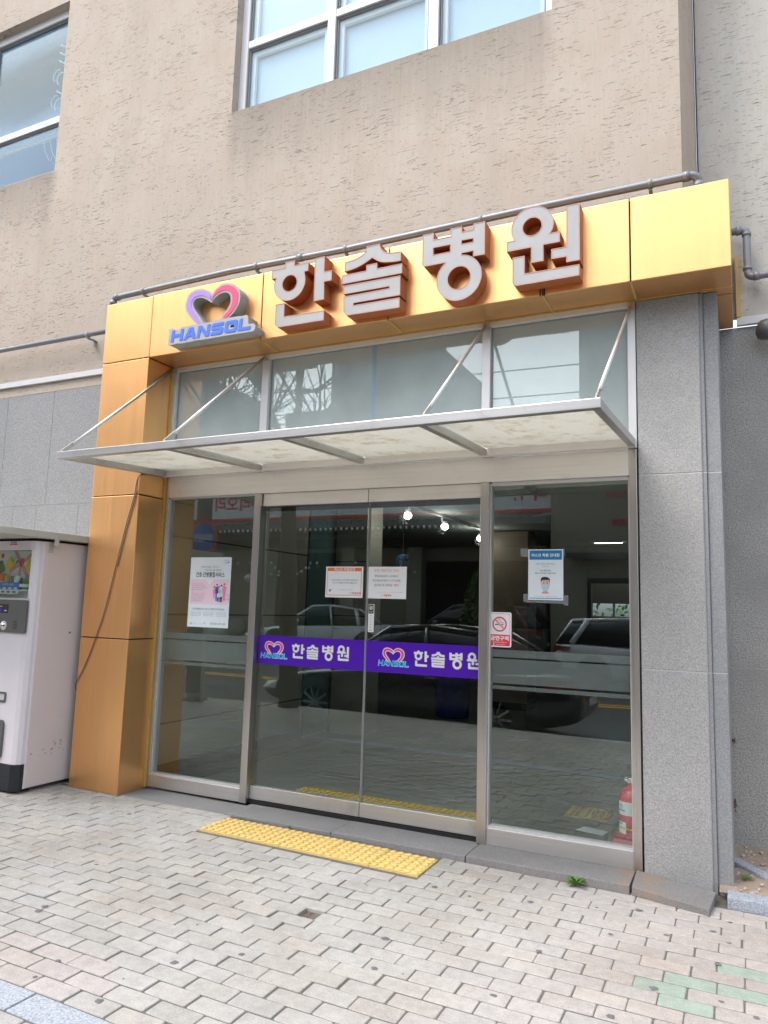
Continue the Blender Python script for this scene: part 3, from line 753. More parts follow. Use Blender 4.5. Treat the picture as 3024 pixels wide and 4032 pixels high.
# ------------------------------------------------------------------ letter outlines (x, z in metres on the band)
L = {}
L['han'] = [([(.628,3.713),(.628,3.774),(.514,3.774),(.514,3.811),(.436,3.811),(.436,3.770),(.325,3.770),(.325,3.704),(.362,3.704)] + arc(.478,3.650,.130,154,388,30)[1:-1] + [(.598,3.713)], [circ(.478,3.648,.059)]),
  ([(.682,3.482),(.765,3.482),(.761,3.610),(.819,3.610),(.819,3.683),(.758,3.684),(.758,3.797),(.680,3.795)], []),
  ([(.395,3.335),(.769,3.333),(.769,3.404),(.445,3.408),(.445,3.507),(.371,3.507),(.371,3.359)], [])]
L['sol'] = [(catmull([(.918,3.655),(.990,3.661),(1.058,3.681),(1.126,3.714)],3)[:-1] + catmull([(1.126,3.714),(1.189,3.673),(1.276,3.657),(1.337,3.655)],3)[:-1] + [(1.337,3.655),(1.335,3.720)] + catmull([(1.335,3.720),(1.261,3.725),(1.213,3.742),(1.186,3.775),(1.180,3.803)],3)[1:] + catmull([(1.080,3.803),(1.074,3.776),(1.056,3.753),(1.001,3.731),(.918,3.720)],3), []),
  ([(.900,3.567),(1.348,3.567),(1.347,3.635),(1.164,3.633),(1.164,3.672),(1.083,3.671),(1.083,3.632),(.900,3.631)], []),
  ([(.913,3.554),(.916,3.493),(1.256,3.492),(1.257,3.480),(.917,3.477),(.921,3.367),(.946,3.339),(1.336,3.335),(1.335,3.404),(.996,3.404),(.996,3.419),(1.338,3.419),(1.336,3.554)], [])]
L['byeong'] = [([(1.488,3.802),(1.488,3.597),(1.503,3.583),(1.645,3.583)] + arc(1.740,3.467,.150,129,443,36)[1:-1] + [(1.757,3.616),(1.757,3.626),(1.831,3.627),(1.831,3.590),(1.908,3.590),(1.908,3.808),(1.831,3.808),(1.831,3.768),(1.756,3.768),(1.756,3.805),(1.679,3.805),(1.679,3.755),(1.564,3.755),(1.564,3.802)],
   [circ(1.740,3.467,.074), rect(1.564,1.678,3.652,3.698), rect(1.755,1.830,3.688,3.710)])]
L['won'] = [([(2.370,3.580),(2.370,3.647),(2.313,3.647)] + arc(2.204,3.710,.130,-29,211,30)[1:-1] + [(2.091,3.643),(2.047,3.643),(2.047,3.578),(2.197,3.578),(2.197,3.479),(2.273,3.479),(2.273,3.580)], [circ(2.204,3.710,.057)]),
  ([(2.407,3.445),(2.486,3.445),(2.486,3.800),(2.408,3.800),(2.407,3.543),(2.319,3.543),(2.319,3.481),(2.407,3.480)], []),
  ([(2.105,3.350),(2.483,3.351),(2.483,3.420),(2.159,3.420),(2.159,3.533),(2.084,3.533),(2.084,3.372)], [])]
HO = [(-.316,3.448),(-.387,3.521),(-.444,3.590),(-.453,3.646),(-.428,3.709),(-.368,3.740),(-.303,3.735),(-.243,3.709),(-.205,3.678),(-.172,3.715),(-.118,3.741),(-.055,3.738),(.010,3.705),(.044,3.655),(.045,3.585),(.009,3.520),(-.037,3.481),(-.066,3.459)]
HI = [(-.275,3.465),(-.323,3.530),(-.371,3.591),(-.386,3.636),(-.363,3.671),(-.312,3.675),(-.260,3.655),(-.208,3.619),(-.175,3.656),(-.127,3.677),(-.078,3.678),(-.038,3.651),(-.028,3.596),(-.048,3.547),(-.094,3.501),(-.115,3.457)]
def heart_ring(a, b):  # between curve indices
    return catmull(a, 5), catmull(b, 5)
heart_out = catmull(HO[:9], 5)[:-1] + catmull(HO[8:], 5)
heart_in = catmull(HI[:8], 5)[:-1] + catmull(HI[7:], 5)
heart = heart_out + heart_in[::-1]
if area(heart) < 0: heart = heart[::-1]
def lobe(o, i, d):
    p = catmull(o, 5) + catmull(i, 5)[::-1]
    if area(p) < 0: p = p[::-1]
    return offset(p, d)
lobeL = lobe(HO[:9], HI[:8], .012); lobeR = lobe(HO[8:], HI[7:], .012)

FY = -.384
syl = {'han': ('한', 'beside the heart logo, ring over an L shaped base'), 'sol': ('솔', 'of stacked flat bars under a roof shaped stroke'), 'byeong': ('병', 'with its large ring below double uprights'), 'won': ('원', 'with its ring at the very top')}
for k, (ch, desc) in syl.items():
    xs = [p[0] for o, h in L[k] for p in o]; zs = [p[1] for o, h in L[k] for p in o]
    t = thing('channel_letter', ((min(xs)+max(xs))/2, BY, min(zs)), 'white faced block letter %s %s' % (ch, desc), 'letter', 'block letters on the gold sign band')
    for o, hs in L[k]:
        if area(o) < 0: o = o[::-1]
        m = MB(); m.prism(o, FY, BY+.002, hs)
        s = m.build('letter_stroke', M['side'], t)
        m = MB()
        ol = o; il = offset(o, .0055)
        nO = len(ol)
        m.add([(p[0], FY-.004, p[1]) for p in ol] + [(p[0], FY-.004, p[1]) for p in il], [(i, (i+1) % nO, nO+(i+1) % nO, nO+i) for i in range(nO)])
        m.add([(p[0], FY-.004, p[1]) for p in ol] + [(p[0], FY-.0003, p[1]) for p in ol], [(i, nO+i, nO+(i+1) % nO, (i+1) % nO) for i in range(nO)])
        ih = []
        for h in hs:
            big = offset(h, -.005); ih.append(big); n = len(h); h2 = h if area(h) > 0 else h[::-1]
            m.add([(p[0], FY-.004, p[1]) for p in h2] + [(p[0], FY-.004, p[1]) for p in big], [(i, n+i, n+(i+1) % n, (i+1) % n) for i in range(n)])
            m.add([(p[0], FY-.004, p[1]) for p in h2] + [(p[0], FY-.0003, p[1]) for p in h2], [(i, (i+1) % n, n+(i+1) % n, n+i) for i in range(n)])
        m.build('trim', M['edge'], s, recalc=False)
        m = MB(); m.flat(il, FY-.0025, ih); m.build('face', M['face'], s, recalc=False)

# heart logo
lg = thing('logo_sign', (-.2, BY, 3.32), 'raised heart logo in lilac and pink over blue slanted capitals on the gold band', 'sign')
m = MB(); m.prism(heart, FY+.008, BY+.002); hb = m.build('heart_box', M['logoside'], lg)
m = MB(); m.prism(offset(heart, -.004), FY-.0, FY+.0075); m.build('heart_face', M['face'], hb)
m = MB(); m.prism(lobeL, FY-.0035, FY-.0005); m.build('heart_ribbon', M['purple'], lg)
m = MB(); m.prism(lobeR, FY-.0035, FY-.0005); m.build('heart_ribbon', M['pink'], lg)
wx0, wx1, wz0, wz1 = -.568, .182, 3.352, 3.442
plate = [(-.590,3.338),(-.560,3.333),(-.50,3.337),(-.455,3.333),(-.37,3.334),(-.33,3.338),(-.285,3.336),(-.24,3.334),(-.10,3.337),(.06,3.337),(.10,3.336),(.19,3.336),(.205,3.350),(.203,3.374),(.192,3.388),(.145,3.392),(.138,3.455),(.128,3.462),(.085,3.460),(.06,3.463),(-.02,3.463),(-.06,3.463),(-.15,3.463),(-.178,3.460),(-.21,3.455),(-.29,3.460),(-.315,3.448),(-.345,3.461),(-.40,3.458),(-.435,3.456),(-.46,3.460),(-.49,3.440),(-.53,3.445),(-.555,3.460),(-.585,3.456)]
m = MB(); m.prism(plate, FY-.002, BY+.002, [rect(-.012,.035,3.388,3.410)]); pb = m.build('wordmark_box', M['logoside'], lg)
m = MB(); m.prism(offset(plate, -.003), FY-.012, FY-.0025, [rect(-.012,.035,3.388,3.410)]); m.build('wordmark_face', M['face'], pb)
def hansol(m, x0, x1, z0, z1, y, d=None):
    """wide slanted capitals drawn as strokes"""
    H = z1 - z0; W = (x1 - x0)/6.0; t = .26; sl = .20*H
    def P(i, pts):
        q = [(x0 + (i+.04)*W + p[0]*W*.90 + sl*(p[1]-.2)*.6, z0 + p[1]*H) for p in pts]
        if area(q) < 0: q = q[::-1]
        m.prism(q, y, d) if d else m.flat(q, y)
    v = .24
    P(0, [(0,0),(v,0),(v,.37),(.76,.37),(.76,0),(1,0),(1,1),(.76,1),(.76,.63),(v,.63),(v,1),(0,1)])
    P(1, [(0,0),(.26,0),(.34,.20),(.66,.20),(.74,0),(1.02,0),(.66,1),(.36,1),(.18,.5)]) if False else None
    P(1, [(-.02,0),(.24,0),(.33,.20),(.50,.20),(.50,.42),(.42,.42),(.52,.72),(.52,1),(.34,1)]); P(1, [(1.04,0),(.78,0),(.69,.20),(.5,.20),(.5,.42),(.60,.42),(.52,.72),(.52,1),(.68,1)])
    P(2, [(0,0),(v,0),(v,.62),(.72,0),(1,0),(1,1),(.76,1),(.76,.38),(.28,1),(0,1)])
    P(3, [(.02,0),(.85,0),(1,.14),(1,.50),(.88,.62),(.26,.62),(.26,.74),(.98,.74),(.98,1),(.14,1),(0,.86),(0,.50),(.12,.38),(.74,.38),(.74,.26),(.02,.26)])
    o = [(.12,0),(.88,0),(1,.14),(1,.86),(.88,1),(.5,1),(.5,.74),(.74,.74),(.74,.26),(.5,.26),(.26,.26),(.26,.74),(.5,.74),(.5,1),(.12,1),(0,.86),(0,.14)]
    P(4, [(.12,0),(.88,0),(1,.14),(1,.5),(.74,.5),(.74,.26),(.26,.26),(.26,.5),(0,.5),(0,.14)]); P(4, [(0,.5),(.26,.5),(.26,.74),(.74,.74),(.74,.5),(1,.5),(1,.86),(.88,1),(.12,1),(0,.86)])
    P(5, [(0,0),(.95,0),(.95,.26),(.25,.26),(.25,1),(0,1)])
m = MB(); hansol(m, wx0, wx1, wz0, wz1, FY-.0155, FY-.0122); m.build('wordmark', M['blue'], lg)

# ------------------------------------------------------------------ canopy
cn = thing('entrance_canopy', (.95, -.58, 2.33), 'steel framed glazed canopy hung on four slanted rods above the doors', 'canopy')
fl = Vector((-.770,-1.16,2.340)); fr = Vector((2.724,-1.16,2.362)); rl = Vector((-.885,-.004,2.417)); rr = Vector((2.738,-.004,2.418))
def lerp(a, b, t): return a + (b - a)*t
ix = Vector((.022, 0, 0))
m = MB(); m.bar(fl + Vector((0,.022,0)), fr + Vector((0,.022,0)), .044, .048); m.build('front_bar', M['steelc'], cn, bevel=.003)
m = MB(); m.bar(rl + Vector((0,-.022,0)), rr + Vector((0,-.022,0)), .044, .050); m.build('wall_bar', M['steelh'], cn, bevel=.003)
fy = Vector((0,.0445,0)); ry = Vector((0,-.0445,0))
for a, b in ((fl + ix + fy, rl + ix + ry), (fr - ix + fy, rr - ix + ry)):
    m = MB(); m.bar(a, b, .042, .046); m.build('side_bar', M['steelc'], cn, bevel=.003)
beams = [.029+.03, .919, 1.803]
tb = [(x - rl.x)/(rr.x - rl.x) for x in beams]
for t in tb:
    m = MB(); m.bar(lerp(fl, fr, t) + fy, lerp(rl, rr, t) + ry, .042, .042); m.build('cross_beam', M['steelc'], cn, bevel=.003)
ts = [0] + tb + [1]
for a, b in zip(ts, ts[1:]):
    m = MB(); q = []
    for dz in (-.006, 0):
        for p in (lerp(fl, fr, a) + fy*.6 + ix, lerp(fl, fr, b) + fy*.6 - ix, lerp(rl, rr, b) + ry*.6 - ix, lerp(rl, rr, a) + ry*.6 + ix):
            q.append(p + Vector((0,0,.0305+dz)))
    m.hexa(q); m.build('roof_sheet', M['sheet'], cn)
rods = [((-.862,-.012,3.29), -.745), ((.036,-.012,3.29), .13), ((1.798,-.012,3.285), 1.843), ((2.720,-.012,3.28), 2.70)]
for (tx, ty, tz), bx in rods:
    t = (bx - fl.x)/(fr.x - fl.x); bt = lerp(fl, fr, t) + Vector((0, .022, .025)); tp = Vector((tx, ty, tz))
    d = (bt - tp); e = tp + d*.925
    m = MB(); m.tube([tp + d*.02, e], .0108, 10); rd = m.build('tie_rod', M['steelc'], cn)
    m = MB(); m.bar(e - d*.015, bt - d*.0, .007, .026); m.build('clevis', M['steelc'], rd)
    m = MB(); m.bar(tp - d*.004, tp + d*.035, .006, .024); m.box(tx-.022, tx+.022, -.012, -.001, tz-.03, tz+.022); m.build('wall_lug', M['steelc'], rd)

# ------------------------------------------------------------------ sliding doors
def map_shape(pts, x0, z0, s, sz=None, ox=0, oz=0): return [(x0+(p[0]-ox)*s, z0+(p[1]-oz)*(sz or s)) for p in pts]
def door(x0, x1, label, hx0, hx1, tx0, tx1, clip=None):
    t = thing('sliding_door', ((x0+x1)/2, .06, .02), label, 'door', 'sliding doors of the entrance')
    B('door_glass', M['glass'], t, (x0, x1, .054, .062, .118, 2.18))
    B('bottom_rail', M['steelr'], t, (x0, x1, .034, .080, .026, .118), bevel=.002)
    B('edge_seal', M['rail'], t, (x0 if x0 > .5 else x1-.004, x0+.004 if x0 > .5 else x1, .050, .066, .119, 2.135))
    bn = B('banner', M['violet'], t, (x0+.003, x1-.003, .0515, .0533, .975, 1.181))
    y = .0508
    k = (hx1-hx0)/.750; zb = 1.021; hz = .033
    hc = (hx0+hx1)/2 - .003
    sc_h = .158/.498
    A = lambda p: (hc + (p[0]+.204)*sc_h, 1.047 + (p[1]-3.452)*sc_h*1.0)
    m = MB(); m.flat(offset([A(p) for p in heart], -.0025), y+.0002); m.flat([(p[0], p[1]) for p in rrect(hx0-.004, hx1+.004, zb-.005, zb+hz+.005, .004)], y+.0002) if False else None
    m.build('logo_outline', M['white'], bn, recalc=False)
    m = MB(); m.flat([A(p) for p in lobe(HO[:9], HI[:8], .010)], y-.0002); m.flat([A(p) for p in lobe(HO[8:], HI[7:], .010)], y-.0002); m.build('logo_heart', M['magenta'], bn, recalc=False)
    m = MB(); hansol(m, hx0-.002, hx1+.002, zb-.003, zb+hz+.003, y+.0001); m.build('wordmark_outline', M['white'], bn, recalc=False)
    m = MB(); hansol(m, hx0, hx1, zb, zb+hz, y-.0004); m.build('wordmark', M['cyan'], bn, recalc=False)
    m = MB(); s = (tx1-tx0)/2.161
    for kk in ('han','sol','byeong','won'):
        for o, hs in L[kk]:
            o = o if area(o) > 0 else o[::-1]
            oo = map_shape(o, tx0, 1.030, s, s, .325, 3.335)
            hh = [map_shape(h, tx0, 1.030, s, s, .325, 3.335) for h in hs]
            if clip and max(p[0] for p in oo) > clip: oo = [(min(p[0], clip), p[1]) for p in oo]; hh = [h for h in hh if max(p[0] for p in h) < clip]
            m.flat(oo, y, hh)
    m.build('lettering', M['white'], bn, recalc=False)
    return t
d1 = door(.060, .943, 'glass sliding door whose blue banner shows the whole white hospital name', .086, .320, .354, .819)
d2 = door(.947, 1.768, 'glass sliding door with the push plate, its banner name cut off by the post', 1.046, 1.275, 1.307, 1.772, clip=1.763)
pp = B('push_plate', M['white'], d2, (.960, 1.005, .046, .0535, 1.238, 1.428), bevel=.003)
m = MB(); m.flat(rrect(.9635,1.0015,1.364,1.424,.003), .0455); m.build('black_field', M['black'], pp, recalc=False)
m = MB(); m.flat(circ(.9825,1.403,.013), .0452, [circ(.9825,1.403,.0095)]); m.flat([(.978,1.394),(.989,1.403),(.978,1.412)], .0452); text(m, 'Push', .9825, 1.377, .0452, w=.026); m.build('symbol', M['white'], pp, recalc=False)
m = MB()
for i, ch in enumerate('눌러주세요'): text(m, ch, .9825, 1.350-.0195*i, .0455, h=.010, bold=.02)
m.flat(rect(.972,.993,1.249,1.254), .0455); m.build('lettering', M['grey'], pp, recalc=False)

# ------------------------------------------------------------------ notices on the glass
def sheet(name, label, x0, x1, z0, z1, y, mat, cat='poster', r=0):
    t = thing(name, ((x0+x1)/2, y, z0), label, cat)
    m = MB(); m.prism(rrect(x0, x1, z0, z1, r) if r else rect(x0, x1, z0, z1), y, y+.0012)
    m.build('sheet', mat, t); return t
class Ink:
    def __init__(self, parent, y): self.p = parent; self.y = y; self.d = {}
    def g(self, name, mat, lvl=0):
        if (name, mat, lvl) not in self.d: self.d[(name, mat, lvl)] = MB()
        return self.d[(name, mat, lvl)], self.y - .0004*(lvl+1)
    def flat(self, name, mat, poly, lvl=0, holes=()):
        m, y = self.g(name, mat, lvl); m.flat(poly if area(poly) > 0 else poly[::-1], y, holes)
    def text(self, name, mat, body, cx, cz, w=None, h=None, bold=0, lvl=1, align='C'):
        m, y = self.g(name, mat, lvl); text(m, body, cx, cz, y, w, h, bold, 0, align)
    def done(self):
        for (n, mt, l), m in self.d.items():
            if m.f: m.build(n, M[mt], self.p, recalc=False)
# nursing care poster
x0, x1, z0, z1 = -.604, -.213, 1.219, 1.754; y = .0372
p = sheet('care_service_poster', 'tall white poster with pink block and medical staff drawing near the gold pillar', x0, x1, z0, z1, y, M['paperb'])
k = Ink(p, y); cx = (x0+x1)/2
def u(a): return x0 + a*(x1-x0)
def v(b): return z1 - b*(z1-z0)
k.text('lettering', 'grey', '간병의 부담을', u(.385), v(.140), w=.098, bold=.012); k.text('lettering', 'rose', '덜어주고', u(.64), v(.138), w=.07)
k.text('lettering', 'palepink', '수준높은', u(.27), v(.186), w=.055); k.text('lettering', 'grey', '입원서비스를 제공하는', u(.58), v(.186), w=.16, bold=.012)
k.text('lettering', 'black', '간호·간병통합서비스', u(.50), v(.250), w=.275, h=.040, bold=.022)
pk = [(u(.04),v(.318)),(u(.40),v(.318)),(u(.49),v(.395)),(u(.60),v(.318)),(u(.97),v(.318)),(u(.97),v(.670)),(u(.04),v(.670))]
k.flat('pink_field', 'palepink', pk)
for i, (bd, mt, w) in enumerate([('간호·간병통합서비스란?','hotpink',.105),('보호자나 간병인 없이 병원의','grey',.125),('전문 간호인력이 24시간 환자를','grey',.14),('돌보아주는 서비스입니다','grey',.115),('','grey',.1),('간병비 부담은 줄고 만족은 높고','hotpink',.14),('하루 이만원 안팎의 비용으로','grey',.12),('입원 서비스의 질을 높입니다','grey',.125),('감염 예방에도 도움이 되는','grey',.12),('간호 간병 통합 서비스','grey',.11)]):
    if bd: k.text('lettering', mt, bd, u(.07), v(.385+.027*i), w=w, h=.0095, align='L', bold=.006)
def fig(px, zt, zb, top, leg, wd, coat=None):
    k.flat('staff_drawing', 'skin', circ(px, zt-.009, .0085, 12), 1); k.flat('staff_drawing', 'black', arc(px, zt-.0075, .0092, 0, 180, 8), 2)
    zm = zb + (zt-.018-zb)*.52
    k.flat('staff_drawing', leg, [(px-wd*.36,zb),(px-wd*.05,zb),(px,zm),(px+wd*.05,zb),(px+wd*.36,zb),(px+wd*.42,zm+.01),(px-wd*.42,zm+.01)], 1)
    k.flat('staff_drawing', top, [(px-wd*.5,zm-(.018 if coat else 0)),(px+wd*.5,zm-(.018 if coat else 0)),(px+wd*.62,zt-.030),(px+wd*.3,zt-.018),(px-wd*.3,zt-.018),(px-wd*.62,zt-.030)], 2)
fig(u(.685), v(.385), v(.625), 'cobalt', 'cobalt', .026); fig(u(.735), v(.415), v(.635), 'white', 'cobalt', .028, 1)
fig(u(.795), v(.395), v(.640), 'white', 'black', .026, 1); fig(u(.865), v(.375), v(.620), 'hotpink', 'hotpink', .030); fig(u(.625), v(.42), v(.59), 'hotpink', 'hotpink', .022)
for a, b, c, d in ((.85,.985,.535,.538),(.85,.985,.595,.599),(.85,.857,.535,.635),(.975,.982,.535,.635)): k.flat('staff_drawing', 'grey', rect(u(a), u(b), v(d), v(c)), 1)
k.text('lettering', 'grey', '간호·간병통합서비스 이용 시 이것만은 꼭 지켜주세요!', u(.5), v(.742), w=.305, h=.016, bold=.02)
for i, q in enumerate((.2,.51,.82)):
    for j in range(3): k.text('lettering', 'grey', ['무리한 요구는 하지 않아요','보호자 상주는 하지 않아요','직원을 존중해 주세요'][(i+j) % 3], u(q), v(.795+.021*j), w=.10, h=.008)
    k.flat('rule', 'paleblue', rect(u(q-.14), u(q+.13), v(.779), v(.776)))
k.text('lettering', 'grey', '문의전화 1577-1000', u(.75), v(.945), w=.145, h=.019, bold=.015)
k.flat('emblem', 'grey', circ(u(.10), v(.95), .008, 14), 0, [circ(u(.107), v(.946), .0045, 10)]); k.flat('emblem', 'grey', circ(u(.43), v(.94), .007, 14), 0, [circ(u(.43), v(.938), .0045, 10)])
k.text('lettering', 'grey', '보건복지부', u(.19), v(.952), w=.036); k.text('lettering', 'rose', '국민건강보험', u(.33), v(.952), w=.045)
hs = [((q[0]+.2)*.075+u(.885), (q[1]-3.6)*.075+v(.058)) for q in heart_out]
k.flat('emblem', 'cobalt', hs, 0, [offset(hs, .0018)]); k.flat('emblem', 'cobalt', rect(u(.915),u(.95),v(.080),v(.064)), 1); k.text('lettering', 'grey', '간호간병통합서비스', u(.885), v(.093), w=.045)
k.done()
# mask sign on the first door
x0, x1, z0, z1 = .611, .909, 1.469, 1.686; y = .0520
p = sheet('mask_sign', 'white notice with an orange header and thin red frame on the first sliding door', x0, x1, z0, z1, y, M['paper'], 'notice')
k = Ink(p, y)
k.flat('header_band', 'orange', rect(u(.04), u(.96), v(.145), v(.04)))
k.flat('frame_line', 'red', rect(u(.04), u(.96), v(.93), v(.145)), 0, [rect(u(.05), u(.95), v(.917), v(.146))])
k.text('header_lettering', 'paper', '마스크 착용안내', u(.5), v(.092), w=.165, h=.019, bold=.03)
k.text('lettering', 'grey', '의료기관에서는 의무 착용이 유지되오니', u(.52), v(.435), w=.212, h=.0135, bold=.012); k.text('lettering', 'grey', '마스크 착용을 부탁드리겠습니다', u(.52), v(.525), w=.195, h=.0135, bold=.012)
k.text('lettering', 'grey', '코로나 감염 예방을 위한 조치입니다', u(.54), v(.745), w=.11, h=.006); k.text('lettering', 'red', '한솔병원', u(.84), v(.852), w=.068, h=.0145, bold=.02)
k.flat('emblem', 'grey', [(u(.09),v(.76)),(u(.12),v(.73)),(u(.17),v(.74)),(u(.16),v(.79)),(u(.12),v(.83)),(u(.10),v(.81))]); k.flat('emblem', 'grey', rect(u(.655),u(.71),v(.865),v(.835)), 0, [rect(u(.662),u(.703),v(.859),v(.841))])
k.done()
# opening hours
x0, x1, z0, z1 = .942, 1.239, 1.468, 1.686; y = .0520
p = sheet('hours_sign', 'white sheet with printed opening hours on the door above the push plate', x0, x1, z0, z1, y, M['paper'], 'notice')
k = Ink(p, y)
k.text('lettering', 'rose', '후문 개방시간 안내', u(.49), v(.12), w=.185, h=.020, bold=.004); k.text('lettering', 'grey', '평일:08:00시~18:00시', u(.49), v(.292), w=.178, h=.0175, bold=.012)
k.text('lettering', 'grey', '토요일:09:00시~12시30분', u(.50), v(.432), w=.212, h=.0175, bold=.012); k.text('lettering', 'grey', '일요일 및 공휴일', u(.42), v(.576), w=.135, h=.0175, bold=.012); k.text('lettering', 'rose', '폐쇄', u(.745), v(.576), w=.034, h=.0175, bold=.014)
k.flat('rule', 'rose', rect(u(.30), u(.93), v(.805), v(.799))); k.text('lettering', 'red', '한솔병원', u(.535), v(.893), w=.055, h=.0135, bold=.02); k.flat('emblem', 'grey', rect(u(.37),u(.42),v(.905),v(.88)), 0, [rect(u(.376),u(.413),v(.900),v(.885))])
k.done()
# no smoking
x0, x1, z0, z1 = 1.8205, 1.973, 1.183, 1.400; y = .0345
p = sheet('no_smoking_sign', 'white and red sticker with a crossed out cigarette beside the second steel post', x0, x1, z0, z1, y, M['paper'], 'sign', .012)
k = Ink(p, y)
k.flat('frame_line', 'red', rrect(u(.06), u(.94), v(.965), v(.04), .009), 0, [rrect(u(.072), u(.928), v(.955), v(.049), .008)])
k.flat('red_field', 'red', rrect(u(.06), u(.94), v(.965), v(.64), .006), 1)
c = (u(.50), v(.345))
k.flat('prohibition_ring', 'red', circ(c[0], c[1], .047), 1, [circ(c[0], c[1], .038)])
k.flat('cigarette', 'black', rect(c[0]-.030, c[0]+.012, c[1]-.005, c[1]+.001), 1); k.flat('cigarette', 'black', rect(c[0]+.015, c[0]+.024, c[1]-.005, c[1]+.001), 1)
d = math.cos(PI/4)
k.flat('prohibition_ring', 'rose', [(c[0]-.041*d-.006*d, c[1]+.041*d-.006*d),(c[0]+.041*d-.006*d, c[1]-.041*d-.006*d),(c[0]+.041*d+.006*d, c[1]-.041*d+.006*d),(c[0]-.041*d+.006*d, c[1]+.041*d+.006*d)], 2)
sm = catmull([(c[0]+.024,c[1]+.004),(c[0]+.018,c[1]+.012),(c[0]+.006,c[1]+.012),(c[0]+.004,c[1]+.024),(c[0]-.006,c[1]+.030),(c[0]-.008,c[1]+.022)], 4)
for a, b in zip(sm, sm[1:]):
    q = Vector((b[0]-a[0], b[1]-a[1])); q = Vector((-q.y, q.x)).normalized()*.0011
    k.flat('smoke', 'black', [(a[0]-q.x,a[1]-q.y),(b[0]-q.x,b[1]-q.y),(b[0]+q.x,b[1]+q.y),(a[0]+q.x,a[1]+q.y)], 1)
k.text('lettering', 'paper', '금연구역', u(.5), v(.745), w=.118, h=.030, bold=.035, lvl=2); k.text('lettering', 'paper', '금연은 모두의 건강입니다', u(.5), v(.862), w=.092, h=.0075, bold=.01, lvl=2)
k.text('lettering', 'paper', '건강증진센터', u(.54), v(.925), w=.06, h=.0065, lvl=2); k.flat('emblem', 'paper', circ(u(.26), v(.925), .0045, 12), 2)
k.done()
# mask poster
x0, x1, z0, z1 = 2.0775, 2.295, 1.482, 1.7955; y = .0372
p = sheet('mask_poster', 'pale poster with a blue header and a masked face drawing taped inside the last pane', x0, x1, z0, z1, y, M['paperb'])
k = Ink(p, y)
k.flat('header_band', 'hblue', rect(u(.035), u(.965), v(.205), v(.02))); k.flat('footer_band', 'hblue', rect(u(.035), u(.965), v(.972), v(.958)))
k.text('header_lettering', 'paper', '마스크 착용 안내문', u(.5), v(.115), w=.176, h=.021, bold=.03)
k.text('lettering', 'grey', '신종 코로나 바이러스', u(.5), v(.288), w=.122, h=.0135, bold=.005); k.text('lettering', 'grey', '감염증 예방', u(.5), v(.340), w=.045, h=.006)
k.text('lettering', 'black', '확산 예방을 위해', u(.5), v(.42), w=.064, h=.009, bold=.01); k.text('lettering', 'black', '출입 시 마스크를 꼭 착용해 주세요', u(.5), v(.472), w=.13, h=.009, bold=.01)
fx, fz = u(.495), v(.705)
k.flat('face_drawing', 'skin', catmull([(fx-.024,fz+.030),(fx+.024,fz+.030),(fx+.025,fz-.005),(fx+.014,fz-.030),(fx-.014,fz-.030),(fx-.025,fz-.005)], 4, True), 1)
k.flat('face_drawing', 'skin', rect(fx-.013, fx+.013, fz-.05, fz-.02), 1); k.flat('face_drawing', 'rose', [(fx-.026,fz-.052),(fx-.012,fz-.040),(fx+.012,fz-.040),(fx+.026,fz-.052)], 2)
k.flat('hair_drawing', 'black', [(fx-.027,fz+.016),(fx-.029,fz+.034),(fx-.022,fz+.047),(fx-.004,fz+.051),(fx+.016,fz+.048),(fx+.029,fz+.036),(fx+.026,fz+.016),(fx+.021,fz+.032),(fx-.020,fz+.030)], 2)
k.flat('mask_drawing', 'paleblue', [(fx-.020,fz+.002),(fx+.020,fz+.002),(fx+.019,fz-.020),(fx+.009,fz-.033),(fx-.009,fz-.033),(fx-.019,fz-.020)], 2)
for q in (-.010, .011):
    k.flat('face_drawing', 'black', circ(fx+q, fz+.012, .0035, 10), 2); k.flat('face_drawing', 'black', rect(fx+q-.007, fx+q+.006, fz+.022, fz+.0245), 2)
k.text('lettering', 'grey', '보건복지부  질병관리본부', u(.5), v(.928), w=.15, h=.006)
k.done()
for a, b, c, d in ((2.030,2.0765,1.752,1.803),(2.050,2.0765,1.468,1.52),(2.296,2.325,1.455,1.515),(2.296,2.304,1.755,1.80),(2.0775,2.296,1.466,1.4815)):
    m = MB(); m.prism([(a,c),(b,c-.004),(b+.001,d),(a-.003,d-.003)], .0376, .0384); m.build('tape', M['tape'], p)

# ------------------------------------------------------------------ drinks vending machine
vm = thing('vending_machine', (-1.98, -.33, 0), 'white and pink drinks vending machine standing beside the gold pillar', 'vending machine')
vx0, vx1, vy0, vy1 = -2.50, -1.450, -.628, .06
B('cabinet', M['vbody'], vm, (vx0, vx1, vy0+.006, vy1, .028, 1.830), bevel=.008)
B('cabinet_edge', M['white'], vm, (vx1-.010, vx1+.0015, vy0-.002, vy0+.0055, .03, 1.826))
each('foot', M['vdark'], vm, *[(a, a+.06, b, b+.06, -.02, .028) for a in (vx0+.05, vx1-.11) for b in (vy0+.03, vy1-.1)])
